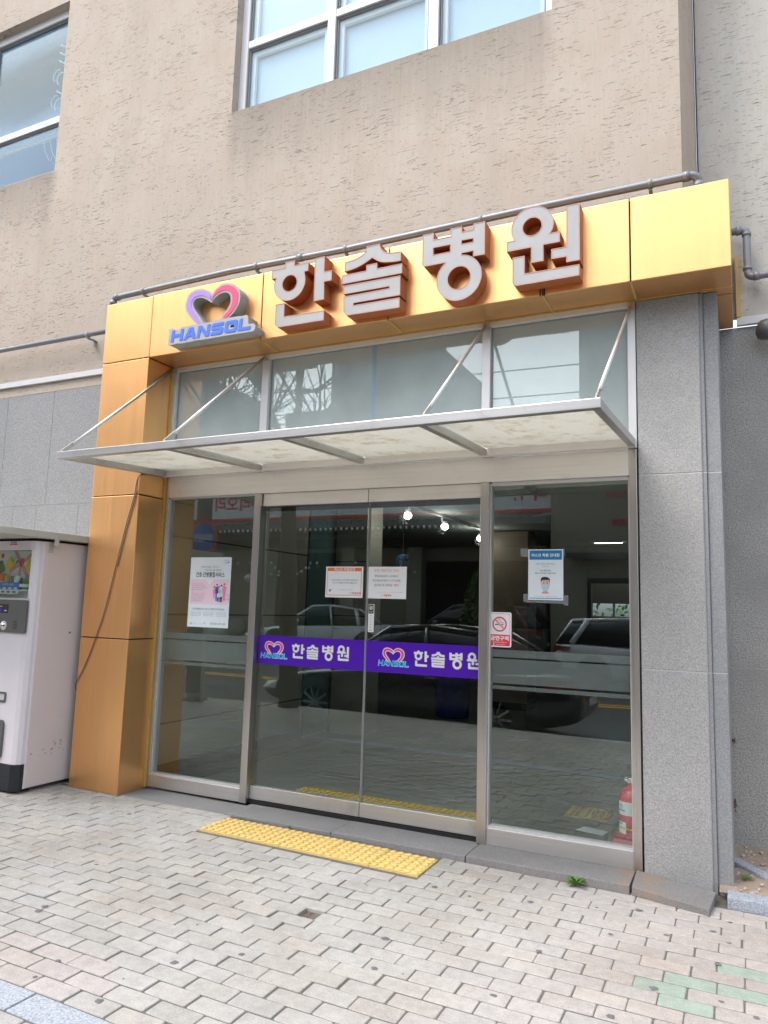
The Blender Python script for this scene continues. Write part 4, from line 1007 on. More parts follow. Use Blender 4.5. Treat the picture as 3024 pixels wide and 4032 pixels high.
# door: rounded front edges, with an opening for the display
DR = vx1 - .004
prof = [(vx0+.004, vy0), (vx0+.004, vy0-.035), (vx0+.02, vy0-.062), (vx0+.05, vy0-.072), (DR-.055, vy0-.072), (DR-.022, vy0-.060), (DR-.003, vy0-.030), (DR, vy0)]
def door_slice(m, z0, z1, pr):
    n = len(pr)
    m.add([(a, b, z0) for a, b in pr] + [(a, b, z1) for a, b in pr], [(i, (i+1) % n, n+(i+1) % n, n+i) for i in range(n)] + [tuple(range(n))[::-1], tuple(range(n, 2*n))])
wx, wz0, wz1 = -1.492, 1.398, 1.758
m = MB(); m.smooth = False
door_slice(m, .205, wz0, prof); door_slice(m, wz1, 1.826, prof)
door_slice(m, wz0, wz1, [(wx, vy0-.001), (wx, vy0-.0715), (DR-.022, vy0-.060), (DR-.003, vy0-.030), (DR, vy0-.001)])
door_slice(m, wz0, wz1, [(vx0+.004, vy0-.001), (vx0+.004, vy0-.035), (vx0+.02, vy0-.062), (vx0+.06, vy0-.0715), (vx0+.06, vy0-.001)])
dr = m.build('front_door', M['vfront'], vm)
kp = [(a - (.0 if a < -2 else -.000), b - .006) for a, b in prof]
m = MB(); door_slice(m, .02, .2035, kp); m.build('kick_panel', M['vdark'], vm)
# display window
B('display_back', M['white'], vm, (vx0+.062, wx-.002, vy0-.008, vy0-.002, wz0+.002, wz1-.002))
B('display_glass', M['glass'], vm, (vx0+.062, wx-.002, vy0-.068, vy0-.064, wz0+.002, wz1-.002))
yb = vy0-.0085
ar = Ink(vm, yb)
for a, b, c, mt in [(-1.80,1.66,.055,'yellow'),(-1.755,1.70,.03,'paleblue'),(-1.585,1.64,.05,'yellow'),(-1.90,1.63,.05,'leaf'),(-2.1,1.68,.07,'yellow'),(-2.25,1.66,.06,'paleblue'),(-1.72,1.655,.03,'leaf')]:
    ar.flat('background_print', mt, catmull([(a-c,b-c*.7),(a-c*.1,b-c*.9),(a+c,b-c*.5),(a+c*.55,b+c*.6),(a,b+c*1.1),(a-c*.7,b+c*.3)], 3, True))
for a, b, w in [((-1.755,1.765),(-1.59,1.555),.017),((-1.545,1.74),(-1.655,1.675),.015),((-1.665,1.68),(-1.80,1.60),.017),((-1.672,1.68),(-1.69,1.56),.012)]:
    q = Vector((b[0]-a[0], b[1]-a[1])); q = Vector((-q.y, q.x)).normalized()*w
    ar.flat('ribbon_print', 'rose', [(a[0]-q.x,a[1]-q.y),(b[0]-q.x,b[1]-q.y),(b[0]+q.x,b[1]+q.y),(a[0]+q.x,a[1]+q.y)], 1)
ar.flat('ribbon_print', 'red', circ(-1.664, 1.678, .026, 8), 2); ar.flat('background_print', 'red', circ(-1.89, 1.72, .02, 14), 1); ar.text('background_print', 'black', '음료', -1.90, 1.672, w=.045, lvl=1, bold=.03)
ar.done()
B('can_shelf', M['white'], vm, (vx0+.07, wx-.012, vy0-.058, vy0-.010, 1.452, 1.462), bevel=.002)
cans = [(-2.31,'can','red',.11),(-2.22,'can','yellow',.11),(-2.13,'can','leaf',.11),(-2.04,'bottle','cobalt',.125),(-1.955,'can','skin',.11),(-1.89,'can','red',.125),(-1.838,'can','orange',.12),(-1.775,'can','goldtrim',.105),(-1.712,'can','teal',.10),(-1.668,'can','paper',.105),(-1.622,'bottle','black',.085),(-1.575,'bottle','leaf',.085)]
for i, (x, kd, mt, h) in enumerate(cans):
    m = MB(); r = .024
    zb = 1.462
    if kd == 'can': m.lathe((x, vy0-.034, zb), [(r*.85,0),(r,.006),(r,h-.012),(r*.86,h-.003),(r*.80,h)], 16)
    else: m.lathe((x, vy0-.034, zb), [(r*.9,0),(r*.95,.006),(r*.95,h*.62),(r*.45,h*.82),(r*.42,h)], 16)
    o = m.build('drink_'+kd, M[mt], vm)
    m = MB(); m.lathe((x, vy0-.034, zb), [(r*1.012,h*.22),(r*1.012,h*.50)], 16, close=False); m.build('drink_label', M['paper' if mt != 'paper' else 'red'], o)
B('button_strip', M['cobalt'], vm, (vx0+.07, -1.612, vy0-.0615, vy0-.059, 1.462, 1.514))
B('button_strip', M['white'], vm, (vx0+.07, -1.617, vy0-.0625, vy0-.059, 1.426, 1.460), bevel=.002)
bs = Ink(vm, vy0-.0618)
bs.text('lettering', 'paper', '시원한 음료', -1.735, 1.500, w=.135, h=.017, bold=.01)
for kx in range(9):
    bs.flat('price_tag', 'paper', rect(-1.665-.062*kx, -1.63-.062*kx, 1.463, 1.476), 1)
bs.done()
for kx in range(9):
    B('select_button', M['vgrey'], vm, (-1.675-.062*kx, -1.642-.062*kx, vy0-.066, vy0-.063, 1.436, 1.449), bevel=.002)
# grey coin panel
m = MB(); m.prism(rrect(vx0+.07, -1.474, 1.142, 1.384, .014), vy0-.088, vy0-.0725); cp = m.build('control_panel', M['vgrey'], vm, bevel=.006)
B('display', M['black'], vm, (-1.93, -1.673, vy0-.0905, vy0-.0885, 1.285, 1.350), bevel=.002)
ds = Ink(vm, vy0-.0908); ds.flat('display_segment', 'rose', rect(-1.82, -1.735, 1.330, 1.337)); ds.flat('display_segment', 'violet', rect(-1.88, -1.735, 1.294, 1.322)); ds.flat('display_segment', 'paper', rect(-1.71, -1.683, 1.300, 1.305)); ds.done()
for cxx in (-1.775, -1.706):
    m = MB(); m.lathe((cxx, vy0-.088, 1.192), [(.034,-.001),(.034,.002),(.025,.003)], 24, 'y'); o = m.build('coin_dial', M['alu'], vm)
    m = MB(); m.lathe((cxx, vy0-.0905, 1.192), [(.024,0),(.023,.003),(.0,.0035)], 24, 'y', False); m.build('dial_knob', M['chrome'], o)
    B('dial_slot', M['black'], o, (cxx-.019, cxx+.019, vy0-.0955, vy0-.0938, 1.189, 1.195))
m = MB()
for kz in range(6): m.box(-1.602, -1.560, vy0-.0895, vy0-.0885, 1.17+.011*kz, 1.174+.011*kz)
m.build('speaker_slots', M['black'], vm)
m = MB(); m.prism(rrect(-1.722, -1.623, .632, .708, .012), vy0-.079, vy0-.0725, [rrect(-1.705, -1.640, .648, .695, .006)]); m.build('lock_plate', M['vgrey'], vm, bevel=.002)
B('lock_plate', M['alu'], vm, (-1.704, -1.641, vy0-.0735, vy0-.0722, .649, .694))
m = MB(); m.prism(rrect(-2.30, -1.612, .238, .508, .03), vy0-.090, vy0-.0725, [rrect(-2.26, -1.652, .28, .47, .02)]); m.build('dispensing_tray', M['vgrey'], vm, bevel=.005)
B('tray_flap', M['alu'], vm, (-2.255, -1.657, vy0-.080, vy0-.0728, .285, .465), bevel=.003)
st = Ink(vm, vy0-.0728)
st.flat('sticker', 'paper', rect(-1.746, -1.648, 1.776, 1.822)); st.flat('sticker', 'red', rect(-1.743, -1.651, 1.795, 1.803), 1); st.text('sticker', 'black', '관리번호', -1.697, 1.813, w=.07, bold=.03, lvl=1); st.text('sticker', 'grey', '고장 신고 전화', -1.697, 1.785, w=.07, lvl=1); st.done()
# scuff marks low on the side
m = MB(); rnd = random.Random(3)
for _ in range(26):
    yy = rnd.uniform(-.60, -.30); zz = .27 + rnd.gauss(0, .022) + (.02 if yy > -.4 else 0); l = rnd.uniform(.004, .022)
    m.add([(vx1+.0008, yy, zz),(vx1+.0008, yy+l, zz+rnd.uniform(-.002,.006)),(vx1+.0008, yy+l, zz+rnd.uniform(.003,.008)),(vx1+.0008, yy+.002, zz+.004)], [(0,1,2,3)])
for _ in range(4):
    yy = rnd.uniform(-.345,-.31); m.add([(vx1+.0008,yy,1.137),(vx1+.0008,yy+.006,1.137),(vx1+.0008,yy+.007,1.150),(vx1+.0008,yy+.001,1.150)], [(0,1,2,3)])
m.build('scuff_mark', M['vgrey'], vm, recalc=False)

aw = thing('machine_awning', (-2.0, -.55, 1.84), 'thin pale sheet metal roof just above the vending machine', 'awning')
B('roof_sheet', M['awn'], aw, (-2.75, -1.392, -1.35, .098, 1.848, 1.900), bevel=.004)
m = MB(); m.box(-1.3905, -1.388, -.590, -.550, 1.80, 1.885); m.box(-1.448, -1.388, -.590, -.550, 1.797, 1.7995); m.box(-1.4485, -1.446, -.590, -.550, 1.745, 1.797)
m.lathe((-1.4455, -.570, 1.765), [(.004,0),(.004,.002)], 8, 'x'); m.lathe((-1.3875, -.570, 1.872), [(.004,0),(.004,.002)], 8, 'x'); m.build('bracket', M['awn'], aw)

# ------------------------------------------------------------------ conduits and cables
def pipe(label, pts, r, clamps=(), joints=(), nm='conduit_pipe'):
    t = thing(nm, pts[0], label, 'pipe')
    m = MB(); m.tube(pts, r, 14); m.build('tube', M['pipe'], t)
    for a, b in joints:
        m = MB(); m.tube([a, b], r*1.22, 14); m.build('fitting', M['pipe'], t)
    for x, y, z in clamps:
        m = MB(); m.tube([(x-.012,y,z),(x+.012,y,z)], r*1.25, 12); m.box(x-.010, x+.010, y, AY-.001, z-r*1.15-.012, z-r*1.15); m.box(x-.010, x+.010, AY-.02, AY-.012, z-.085, z-r*1.15)
        m.build('pipe_clamp', M['rail'], t)
def bend(a, c, b, n=5): return [tuple(Vector(a)*(1-t)**2 + Vector(c)*2*t*(1-t) + Vector(b)*t*t) for t in [i/n for i in range(n+1)]]
zp = 4.047
pipe('long grey pipe running along the wall above the gold sign band', [(-1.622,0,3.80),(-1.622,0,3.99)] + bend((-1.622,0,4.0),(-1.622,0,4.036),(-1.585,0,4.036)) + [(-.35,0,4.056),(.7,0,4.038),(2.0,0,4.052),(3.06,0,4.050)] + bend((3.07,0,4.050),(3.112,0,4.05),(3.114,.02,4.01)) + [(3.114,.03,3.80)], .025,
     [(-1.27,0,4.043),(-.1,0,4.050),(.703,0,4.040),(1.75,0,4.048),(2.842,0,4.050)], [((-1.622,0,3.97),(-1.622,0,4.01)),((-1.60,0,4.036),(-1.56,0,4.036)),((.28,0,4.048),(.33,0,4.047)),((3.03,0,4.050),(3.07,0,4.050)),((3.113,.02,4.01),(3.114,.025,3.97))])
pipe('straight grey pipe on the stucco above the vending machine', [(-9,0,3.737),(-1.36,0,3.739)], .021, [(-1.90,0,3.738),(-3.9,0,3.737)])
pipe('grey pipe stepping down the grey wall beside the sign band end', [(3.286,.60,3.940),(3.335,.60,3.941)] + bend((3.345,.60,3.941),(3.374,.60,3.941),(3.374,.60,3.912)) + [(3.374,.60,3.66)] + bend((3.374,.60,3.65),(3.374,.60,3.612),(3.41,.60,3.612)) + [(4.6,.60,3.62)], .024, [], [((3.31,.6,3.940),(3.345,.6,3.941)),((3.374,.6,3.915),(3.374,.6,3.895)),((3.374,.6,3.68),(3.374,.6,3.66)),((3.405,.6,3.612),(3.44,.6,3.613))])
m = MB(); pts = catmull([(-.872,-.05,2.40),(-.876,-.288,2.37),(-.922,-.291,2.20),(-.985,-.291,1.97),(-1.058,-.291,1.66),(-1.142,-.291,1.307),(-1.25,-.291,1.01),(-1.33,-.291,.84),(-1.381,-.29,.755),(-1.392,-.26,.68),(-1.40,-.15,.45),(-1.41,0,.1)], 6)
m.tube(pts, .0036, 7); tag(m.build('cable', M['cable'], loc=(-1.38,-.29,.74)), 'thin brown cable hanging slack across the gold pillar', 'cable')
m = MB(); pts = catmull([(-.870,-.05,2.40),(-.872,-.288,2.375),(-.905,-.2905,2.22),(-.966,-.2905,1.99),(-1.045,-.2905,1.66)], 6); m.tube(pts, .0028, 6)
tag(m.build('cable', M['cable'], loc=(-.9,-.29,2.2)), 'very thin second cable beside the brown one on the upper gold pillar', 'cable')
lm = thing('wall_lamp', (3.47, .60, 3.25), 'dark domed lamp on the wall below the white flashing strip', 'lamp')
m = MB(); m.lathe((3.475,.60,3.25), [(.01,.06),(.05,.045),(.068,.01),(.070,-.03),(.060,-.055),(.03,-.066)], 20); m.build('dome', M['vgrey'], lm)
m = MB(); m.tube([(3.475,.60,3.30),(3.475,.69,3.34)], .012, 8); m.build('arm', M['vgrey'], lm)
for i, (x, z, lb) in enumerate(((3.185,.66,'small shrivelled brown leaf stuck in the wall corner, the upper one'),(3.178,.30,'cluster of dry brown leaves caught low in the wall corner'))):
    m = MB(); rnd = random.Random(i)
    for _ in range(5 + 7*i):
        c = Vector((x+rnd.uniform(-.012,.012)+.02, .60+rnd.uniform(-.02,.02), z+rnd.uniform(-.02,.02)*(1+1.2*i))); d = Vector((rnd.gauss(0,1),rnd.gauss(0,1),rnd.gauss(0,1))).normalized()*.014; s = d.orthogonal().normalized()*.007
        m.add([c-d, c+s, c+d, c-s, c+d.cross(s)*.5], [(0,1,4),(1,2,4),(2,3,4),(3,0,4)])
    m.box(x, x+.03, .60, .692, z-.003, z+.003)
    tag(m.build('dry_leaf', M['dry'], recalc=False, loc=(x,.6,z)), lb, 'dry leaf')

# ------------------------------------------------------------------ fire extinguisher behind the pane
ex, ey = 2.650, .245
fe = thing('fire_extinguisher', (ex, ey, .10), 'red fire extinguisher with white labels half hidden by the steel post', 'extinguisher')
m = MB(); m.lathe((ex,ey,.115), [(.060,0),(.068,.008),(.0685,.205),(.062,.240),(.045,.268),(.026,.282),(.018,.30)], 32); m.build('cylinder', M['extred'], fe)
def wrap(name, mat, z0, z1, a0, a1, r, n=18):
    m = MB(); vs = []; m.smooth = True
    for i in range(n+1):
        a = math.radians(a0 + (a1-a0)*i/n)
        vs += [(ex+r*math.cos(a), ey+r*math.sin(a), z0), (ex+r*math.cos(a), ey+r*math.sin(a), z1)]
    m.add(vs, [(2*i, 2*i+2, 2*i+3, 2*i+1) for i in range(n)]); return m.build(name, mat, fe, recalc=False)
wrap('label', M['paper'], 0.240, 0.315, 170, 340, .0692); wrap('label', M['paper'], 0.135, 0.200, 170, 250, .0692); wrap('label_stripe', M['cobalt'], 0.262, 0.268, 172, 245, .0696); wrap('label_stripe', M['hblue'], 0.186, 0.192, 172, 232, .0696)
wrap('strap', M['yellow'], 0.161, 0.171, 150, 390, .0700)
def wraptext(body, a, z, h, mat):
    mm = MB(); text(mm, body, 0, 0, 0, h=h, bold=.02)
    o = MB(); o.add([(ex+.0697*math.cos(math.radians(a)+p[0]/.0697), ey+.0697*math.sin(math.radians(a)+p[0]/.0697), z+p[2]) for p in mm.v], mm.f); o.build('lettering', M[mat], fe, recalc=False)
wraptext('3.3kg', 222, .292, .012, 'black'); wraptext('분말소화기', 222, .278, .007, 'grey')
B('valve', M['chrome'], fe, (ex-.02, ex+.02, ey-.014, ey+.014, .415, .445), bevel=.004)
m = MB(); m.bar((ex-.03,ey,.445),(ex+.07,ey,.480),.022,.010); m.bar((ex-.01,ey,.432),(ex+.07,ey,.425),.020,.008); m.build('lever', M['black'], fe, bevel=.002)
m = MB(); m.lathe((ex-.022,ey-.015,.435), [(.014,0),(.014,.008),(.011,.009)], 16, 'y'); m.build('gauge', M['chrome'], fe)
m = MB(); m.tube([(ex,ey-.016,.44),(ex+.01,ey-.03,.425),(ex+.02,ey-.072,.37)], .0015, 5); m.add([(ex+.004,ey-.03,.415),(ex+.03,ey-.03,.41),(ex+.032,ey-.032,.44),(ex+.006,ey-.032,.445)], [(0,1,2,3)]); m.build('pin_tag', M['white'], fe)
m = MB(); m.tube(bend((ex+.02,ey,.435),(ex+.10,ey-.01,.44),(ex+.085,ey,.34)) + [(ex+.08,ey,.15)], .009, 8); m.build('hose', M['black'], fe)
bs_ = thing('extinguisher_stand', (ex, ey, 0), 'dark red plastic stand under the fire extinguisher', 'stand')
m = MB()
def frust(a, b, z0, z1): m.hexa([(ex-a,ey-a,z0),(ex+a,ey-a,z0),(ex+a,ey+a,z0),(ex-a,ey+a,z0),(ex-b,ey-b,z1),(ex+b,ey-b,z1),(ex+b,ey+b,z1),(ex-b,ey+b,z1)])
frust(.142,.132,.002,.052); frust(.130,.090,.0521,.112); m.build('base', M['basered'], bs_, bevel=.004)
m = MB(); m.lathe((ex,ey,.1125), [(.090,0),(.078,.020),(.072,.020)], 28); m.build('collar', M['basered'], bs_)
m = MB(); m.add([(2.20,.60,.004),(2.42,.55,.004),(2.44,.68,.004),(2.24,.70,.004)],[(0,1,2,3)])
m = MB(); m.hexa([(2.255,.600,.003),(2.43,.555,.003),(2.45,.665,.003),(2.285,.70,.003),(2.255,.600,.005),(2.43,.555,.005),(2.45,.665,.005),(2.285,.70,.005)]); tag(m.build('paper_scrap', M['paper'], loc=(2.34,.63,.003)), 'torn white paper stuck on the lobby floor near the extinguisher', 'paper')

# ------------------------------------------------------------------ lobby behind the glass
tag(B('lobby_floor', M['ifloor'], None, (-2.8, 2.95, .165, 9.0, -.05, 0)), kind='structure')
m = MB(); m.box(.06,1.60,1.06,1.20,.0008,.0025); m.box(-.3,1.66,2.0,2.12,.0008,.0025); m.box(-1.0,-.70,.20,2.4,.0008,.0025); tag(m.build('floor_strip', M['istrip']), kind='structure')
m = MB(); m.box(-1.12,-1.0,.10,2.40,0,2.62); tag(m.build('lobby_wall', M['iwall']), kind='structure')
m = MB()
for z in (.42,1.30,1.95): m.box(-.9995,-.9975,.10,2.40,z-.006,z+.006)
m.box(-.9995,-.992,.10,2.40,0,.10); tag(m.build('wall', M['dark']), kind='structure')
m = MB(); m.box(2.95,3.0,.70,9,0,2.62); m.box(-2.8,-2.7,2.4,9,0,2.62); m.box(-2.7,-1.12,2.36,2.40,0,2.62)
for a, b, c, d in ((-2.7,.87,0,2.62),(1.66,2.95,0,2.62),(.87,1.66,0,1.35),(.87,1.66,1.95,2.62)): m.box(a,b,8.9,9.0,c,d)
m.box(2.742,2.95,.69,.72,0,2.62)
tag(m.build('dark_wall', M['idark']), kind='structure')
m = MB(); m.box(-2.8, 2.95, .170, 9.0, 2.62, 2.72); tag(m.build('ceiling', M['iceil']), kind='structure')
B0 = thing('lobby_column', (-.78, 2.6, 0), 'beige column with dark joints at the end of the lobby wall', 'column')
B('shaft', M['iwall'], B0, (-.98,-.58,3.0,3.4,0,2.60)); B('joint_line', M['dark'], B0, (-.9805,-.5795,2.9985,2.9999,1.30,1.312),(-.9805,-.5795,2.9985,2.9999,1.92,1.932),(-.9805,-.5795,2.9985,2.9999,.70,.712))
tag(B('teal_glass_panel', M['teal'], None, (-1.0,-.985,2.42,2.95,.02,2.5), loc=(-1,2.7,0)), 'dark teal glass panel at the end of the beige lobby wall', 'glass panel')
B1 = thing('lobby_column', (.2, 6.2, 0), 'brown column standing deep in the lobby behind the doors', 'column'); B('shaft', M['brown'], B1, (-.1,.45,6.2,6.7,0,2.60)); B('skirting', M['dark'], B1, (-.105,.455,6.195,6.705,0,.1))
bn = thing('waste_bin', (-.25, 5.0, 0), 'blue plastic bin far inside the dark lobby', 'bin')
m = MB(); m.lathe((-.25,5.0,0), [(.20,0),(.22,.02),(.27,.62),(.28,.63)], 24); m.build('body', M['binblue'], bn)
m = MB(); m.lathe((-.25,5.0,.631), [(.285,0),(.28,.05),(.12,.10),(.02,.105)], 24); m.build('lid', M['binblue'], bn)
# spotlights on a ceiling track
tr = thing('light_track', (-.15, 4.5, 2.6), 'ceiling track carrying the three lit spotlights', 'light track'); B('rail', M['white'], tr, (-.17,-.13,2.9,7.5,2.585,2.619)); B('end_cap', M['grey'], tr, (-.172,-.128,2.88,2.899,2.583,2.619))
for i, (x, y, z) in enumerate(((-.15,3.2,2.47),(-.10,4.25,2.46),(-.18,5.9,2.47))):
    t = thing('spotlight', (-.15, y, 2.58), ['largest lit spotlight, seen just beside the door meeting edge', 'lit white spotlight in the middle of the lobby ceiling row', 'lit white spotlight partly hidden by the second steel post'][i], 'spotlight', 'lit spotlights in the lobby')
    m = MB(); m.tube([(-.15,y,2.584),(-.15,y,2.53),(x-.01,y-.03,z+.045)], .016, 8); m.lathe((x,y-.03,z+.035), [(.030,.03),(.036,0),(.036,-.03)], 16); m.build('housing', M['white'], t)
    m = MB(); m.lathe((x,y-.035,z), [(.010,.036),(.034,.024),(.046,0),(.040,-.026),(.018,-.042),(.004,-.045)], 18); m.build('bulb', M['bulb'], t)
    pl_ = bpy.data.lights.new('spotlight_lamp', 'POINT'); pl_.energy = .7; pl_.shadow_soft_size = .06; pl_.color = (1,.96,.88); plo = bpy.data.objects.new('spotlight_lamp', pl_); COL.objects.link(plo); plo.location = (x, y-.14, z-.06)
t = thing('ceiling_light', (1.28, 8.2, 2.6), 'thin lit ceiling lamp at the back of the lobby', 'ceiling light'); B('diffuser', M['tubelamp'], t, (1.05,1.5,8.2,8.32,2.602,2.616)); B('frame', M['white'], t, (1.03,1.52,8.185,8.199,2.60,2.619))
hs = thing('hanging_sign', (-.11, 3.0, 1.83), 'round blue sign with a person symbol and dark letter M badge', 'sign')
m = MB(); m.lathe((-.125,3.0,1.925), [(.085,0),(.085,.006)], 32, 'y'); m.build('disc', M['hblue'], hs); m = MB(); m.lathe((-.068,2.992,1.968), [(.036,0),(.036,.004)], 24, 'y'); m.build('badge', M['vdark'], hs)
m = MB(); text(m, 'M', -.068, 1.968, 2.9875, h=.034, bold=.02); m.build('lettering', M['paper'], hs, recalc=False)
m = MB(); m.flat(circ(-.145,1.965,.012,14), 2.9935); m.flat([(-.163,1.945),(-.163,1.90),(-.155,1.90),(-.155,1.87),(-.135,1.87),(-.135,1.90),(-.127,1.90),(-.127,1.945)][::-1] if False else [(-.155,1.87),(-.135,1.87),(-.135,1.90),(-.127,1.90),(-.127,1.945),(-.163,1.945),(-.163,1.90),(-.155,1.90)], 2.9935); m.build('symbol', M['paleblue'], hs, recalc=False)
B('hanger', M['grey'], hs, (-.127,-.121,3.001,3.006,1.99,2.619))
# view through the far window
m = MB(); rnd = random.Random(5)
for _ in range(700):
    c = Vector((rnd.uniform(.3,2.4), rnd.uniform(10.2,11.2), rnd.uniform(-.2,2.1))); d = Vector((rnd.gauss(0,1),rnd.gauss(0,1),rnd.gauss(0,1))).normalized()*.07; s = d.orthogonal().normalized()*.035
    m.add([c-d,c+s,c+d,c-s],[(0,1,2,3)])
tag(m.build('bush', M['hedge'], recalc=False, loc=(1.3,10.7,-.3)), 'green bush seen through the far lobby window', 'bush')
B2 = thing('back_window', (1.26, 8.95, 1.35), 'small far window of the lobby showing greenery outside', 'window'); B('frame', M['alu'], B2, (.87,.90,8.92,8.98,1.35,1.95),(1.63,1.66,8.92,8.98,1.35,1.95),(1.24,1.28,8.92,8.98,1.38,1.92),(.90,1.63,8.92,8.98,1.35,1.38),(.90,1.63,8.92,8.98,1.92,1.95)); B('pane', M['glass_up'], B2, (.90,1.63,8.95,8.955,1.38,1.92)); B('blind', M['iwall'], B2, (.90,1.63,8.895,8.90,1.60,1.95))

# ------------------------------------------------------------------ the street that the glass reflects
def car(label, kind, pm, loc, rz, plate):
    t = thing('parked_car', (0,0,0), label, 'car'); OFF[t.name] = Vector((0,0,0))
    suv = kind == 'suv'
    Lc = 4.65 if suv else 4.85; w = .92 if suv else .90; top = 1.62 if suv else 1.46; belt = 1.02 if suv else .92; hood = 1.0 if suv else .82
    a = Lc/2; wb = 1.36; R = .35 if suv else .33
    # lower body: side outline with wheel arches, lofted in width
    st = [(-a,.45,belt-.12,.74),(-a+.06,.30,belt+(.02 if not suv else .0),.84),(-a+.45,.22,belt+.02,w-.01),(-wb-.42,.2,belt+.01,w),(-.5,.18,belt-.02,w),(.6,.18,belt-.05,w),(1.0,.18,hood+.02,w),(wb+.42,.2,hood-.06,w-.01),(a-.35,.24,hood-.16,w-.06),(a-.05,.30,hood-.30,.78),(a,.42,hood-.42,.68)]
    m = MB(); m.smooth = True; n = 12; vs = []
    for x, zb, zt, hw in st:
        zm = zb + (zt-zb)*.55
        vs += [(x, s*y*hw, z) for s, y, z in ((1,.0,zb),(1,.80,zb),(1,.97,zb+.12),(1,1,zm),(1,.93,zt-.04),(1,.82,zt),(1,0,zt+.025),(-1,.82,zt),(-1,.93,zt-.04),(-1,1,zm),(-1,.97,zb+.12),(-1,.80,zb))]
    k = len(st); fs = [(i*n+j, i*n+(j+1) % n, (i+1)*n+(j+1) % n, (i+1)*n+j) for i in range(k-1) for j in range(n)] + [tuple(range(n))[::-1], tuple((k-1)*n+j for j in range(n))]
    m.add(vs, fs); body = m.build('body', pm, t)
    sub = body.modifiers.new('Subdivision', 'SUBSURF'); sub.levels = 1; sub.render_levels = 2
    # cabin
    if suv: cs = [(-a+.10,belt-.02,.78,belt+.02,.74),(-a+.45,belt,.80,top-.06,.66),(-.3,belt-.04,.83,top,.66),(.35,belt-.06,.83,top-.05,.65),(1.15,hood+.0,.80,hood+.04,.74)]
    else: cs = [(-a+.55,belt-.02,.76,belt+.03,.70),(-1.15,belt-.02,.80,top-.08,.62),(-.3,belt-.04,.82,top,.62),(.3,belt-.05,.82,top-.03,.62),(1.2,hood-.02,.78,hood+.04,.70)]
    def cabin(inset, z0f, zoff):
        m = MB(); m.smooth = True; vs = []
        for x, zb, hb, zt, ht in cs:
            za = zb + (zt-zb)*z0f; ha = hb + (ht-hb)*z0f
            vs += [(x, ha-inset, za+zoff), (x, ht-inset, zt-.05*(zt-zb)+zoff), (x, ht*.8, zt+zoff), (x, -ht*.8, zt+zoff), (x, -ht+inset, zt-.05*(zt-zb)+zoff), (x, -ha+inset, za+zoff)]
        n = 6; k = len(cs)
        m.add(vs, [(i*n+j, i*n+(j+1) % n, (i+1)*n+(j+1) % n, (i+1)*n+j) for i in range(k-1) for j in range(n)] + [tuple(range(n))[::-1], tuple((k-1)*n+j for j in range(n))]); return m
    cb = cabin(0, 0, 0).build('windows', M['cglass'], t)
    m = MB()
    for s in (1, -1):
        for (i, j) in ((0,1),(1,2),(2,3),(3,4)):
            p, q = cs[i], cs[j]; m.tube([(p[0], s*(p[4]*.93), p[3]-.0), (q[0], s*(q[4]*.93), q[3])], .045, 6)
        for i in (2,): p = cs[i]; m.tube([(p[0]+.05, s*p[4], p[3]-.02), (p[0]-.02, s*p[2], p[1])], .035, 6)
        p = cs[1]; m.tube([(p[0]+(.35 if suv else .1), s*p[4], p[3]), (p[0]+.0, s*p[2], p[1])], .07, 6)
    m.hexa([(cs[1][0], -.60, cs[1][3]-.02),(cs[3][0], -.58, cs[3][3]-.02),(cs[3][0], .58, cs[3][3]-.02),(cs[1][0], .60, cs[1][3]-.02),(cs[1][0]+.05, -.54, cs[1][3]+.03),(cs[3][0]-.05, -.52, cs[3][3]+.03),(cs[3][0]-.05, .52, cs[3][3]+.03),(cs[1][0]+.05, .54, cs[1][3]+.03)])
    m.build('roof', pm, t)
    for x in (-wb, wb):
        for s in (1, -1):
            m = MB(); m.lathe((x, s*(w-.10), R), [(R*.70,-.10),(R,-.09),(R,.09),(R*.70,.10)], 24, 'y'); wh = m.build('wheel', M['tyre'], t)
            m = MB(); m.lathe((x, s*(w-.0), R), [(R*.72,.012),(R*.70,-.005),(R*.66,-.004),(R*.66,.02)], 24, 'y', False)
            for q in range(10):
                an = 2*PI*q/10; m.bar((x, s*(w-.005), R), (x+math.cos(an)*R*.68, s*(w-.005), R+math.sin(an)*R*.68), .012, .03)
            m.build('rim', M['rim'], wh)
            m = MB(); m.lathe((x, s*(w-.035), R), [(R+.075,.02),(R+.05,-.03)], 24, 'y', False)
            m.lathe((x, s*(w-.03), R), [(R+.05,.03),(R+.05,-.035)], 24, 'y', True); m.build('wheel_arch', M['tyre'], t)
    for s in (1, -1):
        m = MB(); m.hexa([(a-.30, s*.60, hood-.38),(a-.06, s*.46, hood-.38),(a-.05, s*.74, hood-.36),(a-.36, s*.87, hood-.34),(a-.32, s*.60, hood-.26),(a-.12, s*.46, hood-.29),(a-.11, s*.72, hood-.26),(a-.40, s*.875, hood-.22)]); m.build('headlight', M['clamp'], t)
        m = MB(); m.hexa([(-a+.02, s*.46, belt-.22),(-a+.05, s*.78, belt-.22),(-a+.42, s*.895, belt-.18),(-a+.30, s*.60, belt-.2),(-a+.02, s*.46, belt-.06),(-a+.05, s*.80, belt-.06),(-a+.46, s*.90, belt-.08),(-a+.30, s*.60, belt-.05)]); m.build('taillight', M['ctail'], t)
        m = MB(); m.lathe((.78, s*(w+.09), belt+.05), [(.01,-.10),(.075,-.06),(.085,.02),(.05,.07)], 12, 'x'); m.bar((.80, s*(w-.09), belt), (.78, s*(w+.05), belt+.03), .05, .03); m.build('mirror', pm, t)
        B('door_handle', M['chrome'], t, (-.55,-.35,s*w-.01,s*w+.015,belt-.14,belt-.115))
    B('grille', M['black'], t, (a-.02,a+.012,-.38,.38,.40,.54))
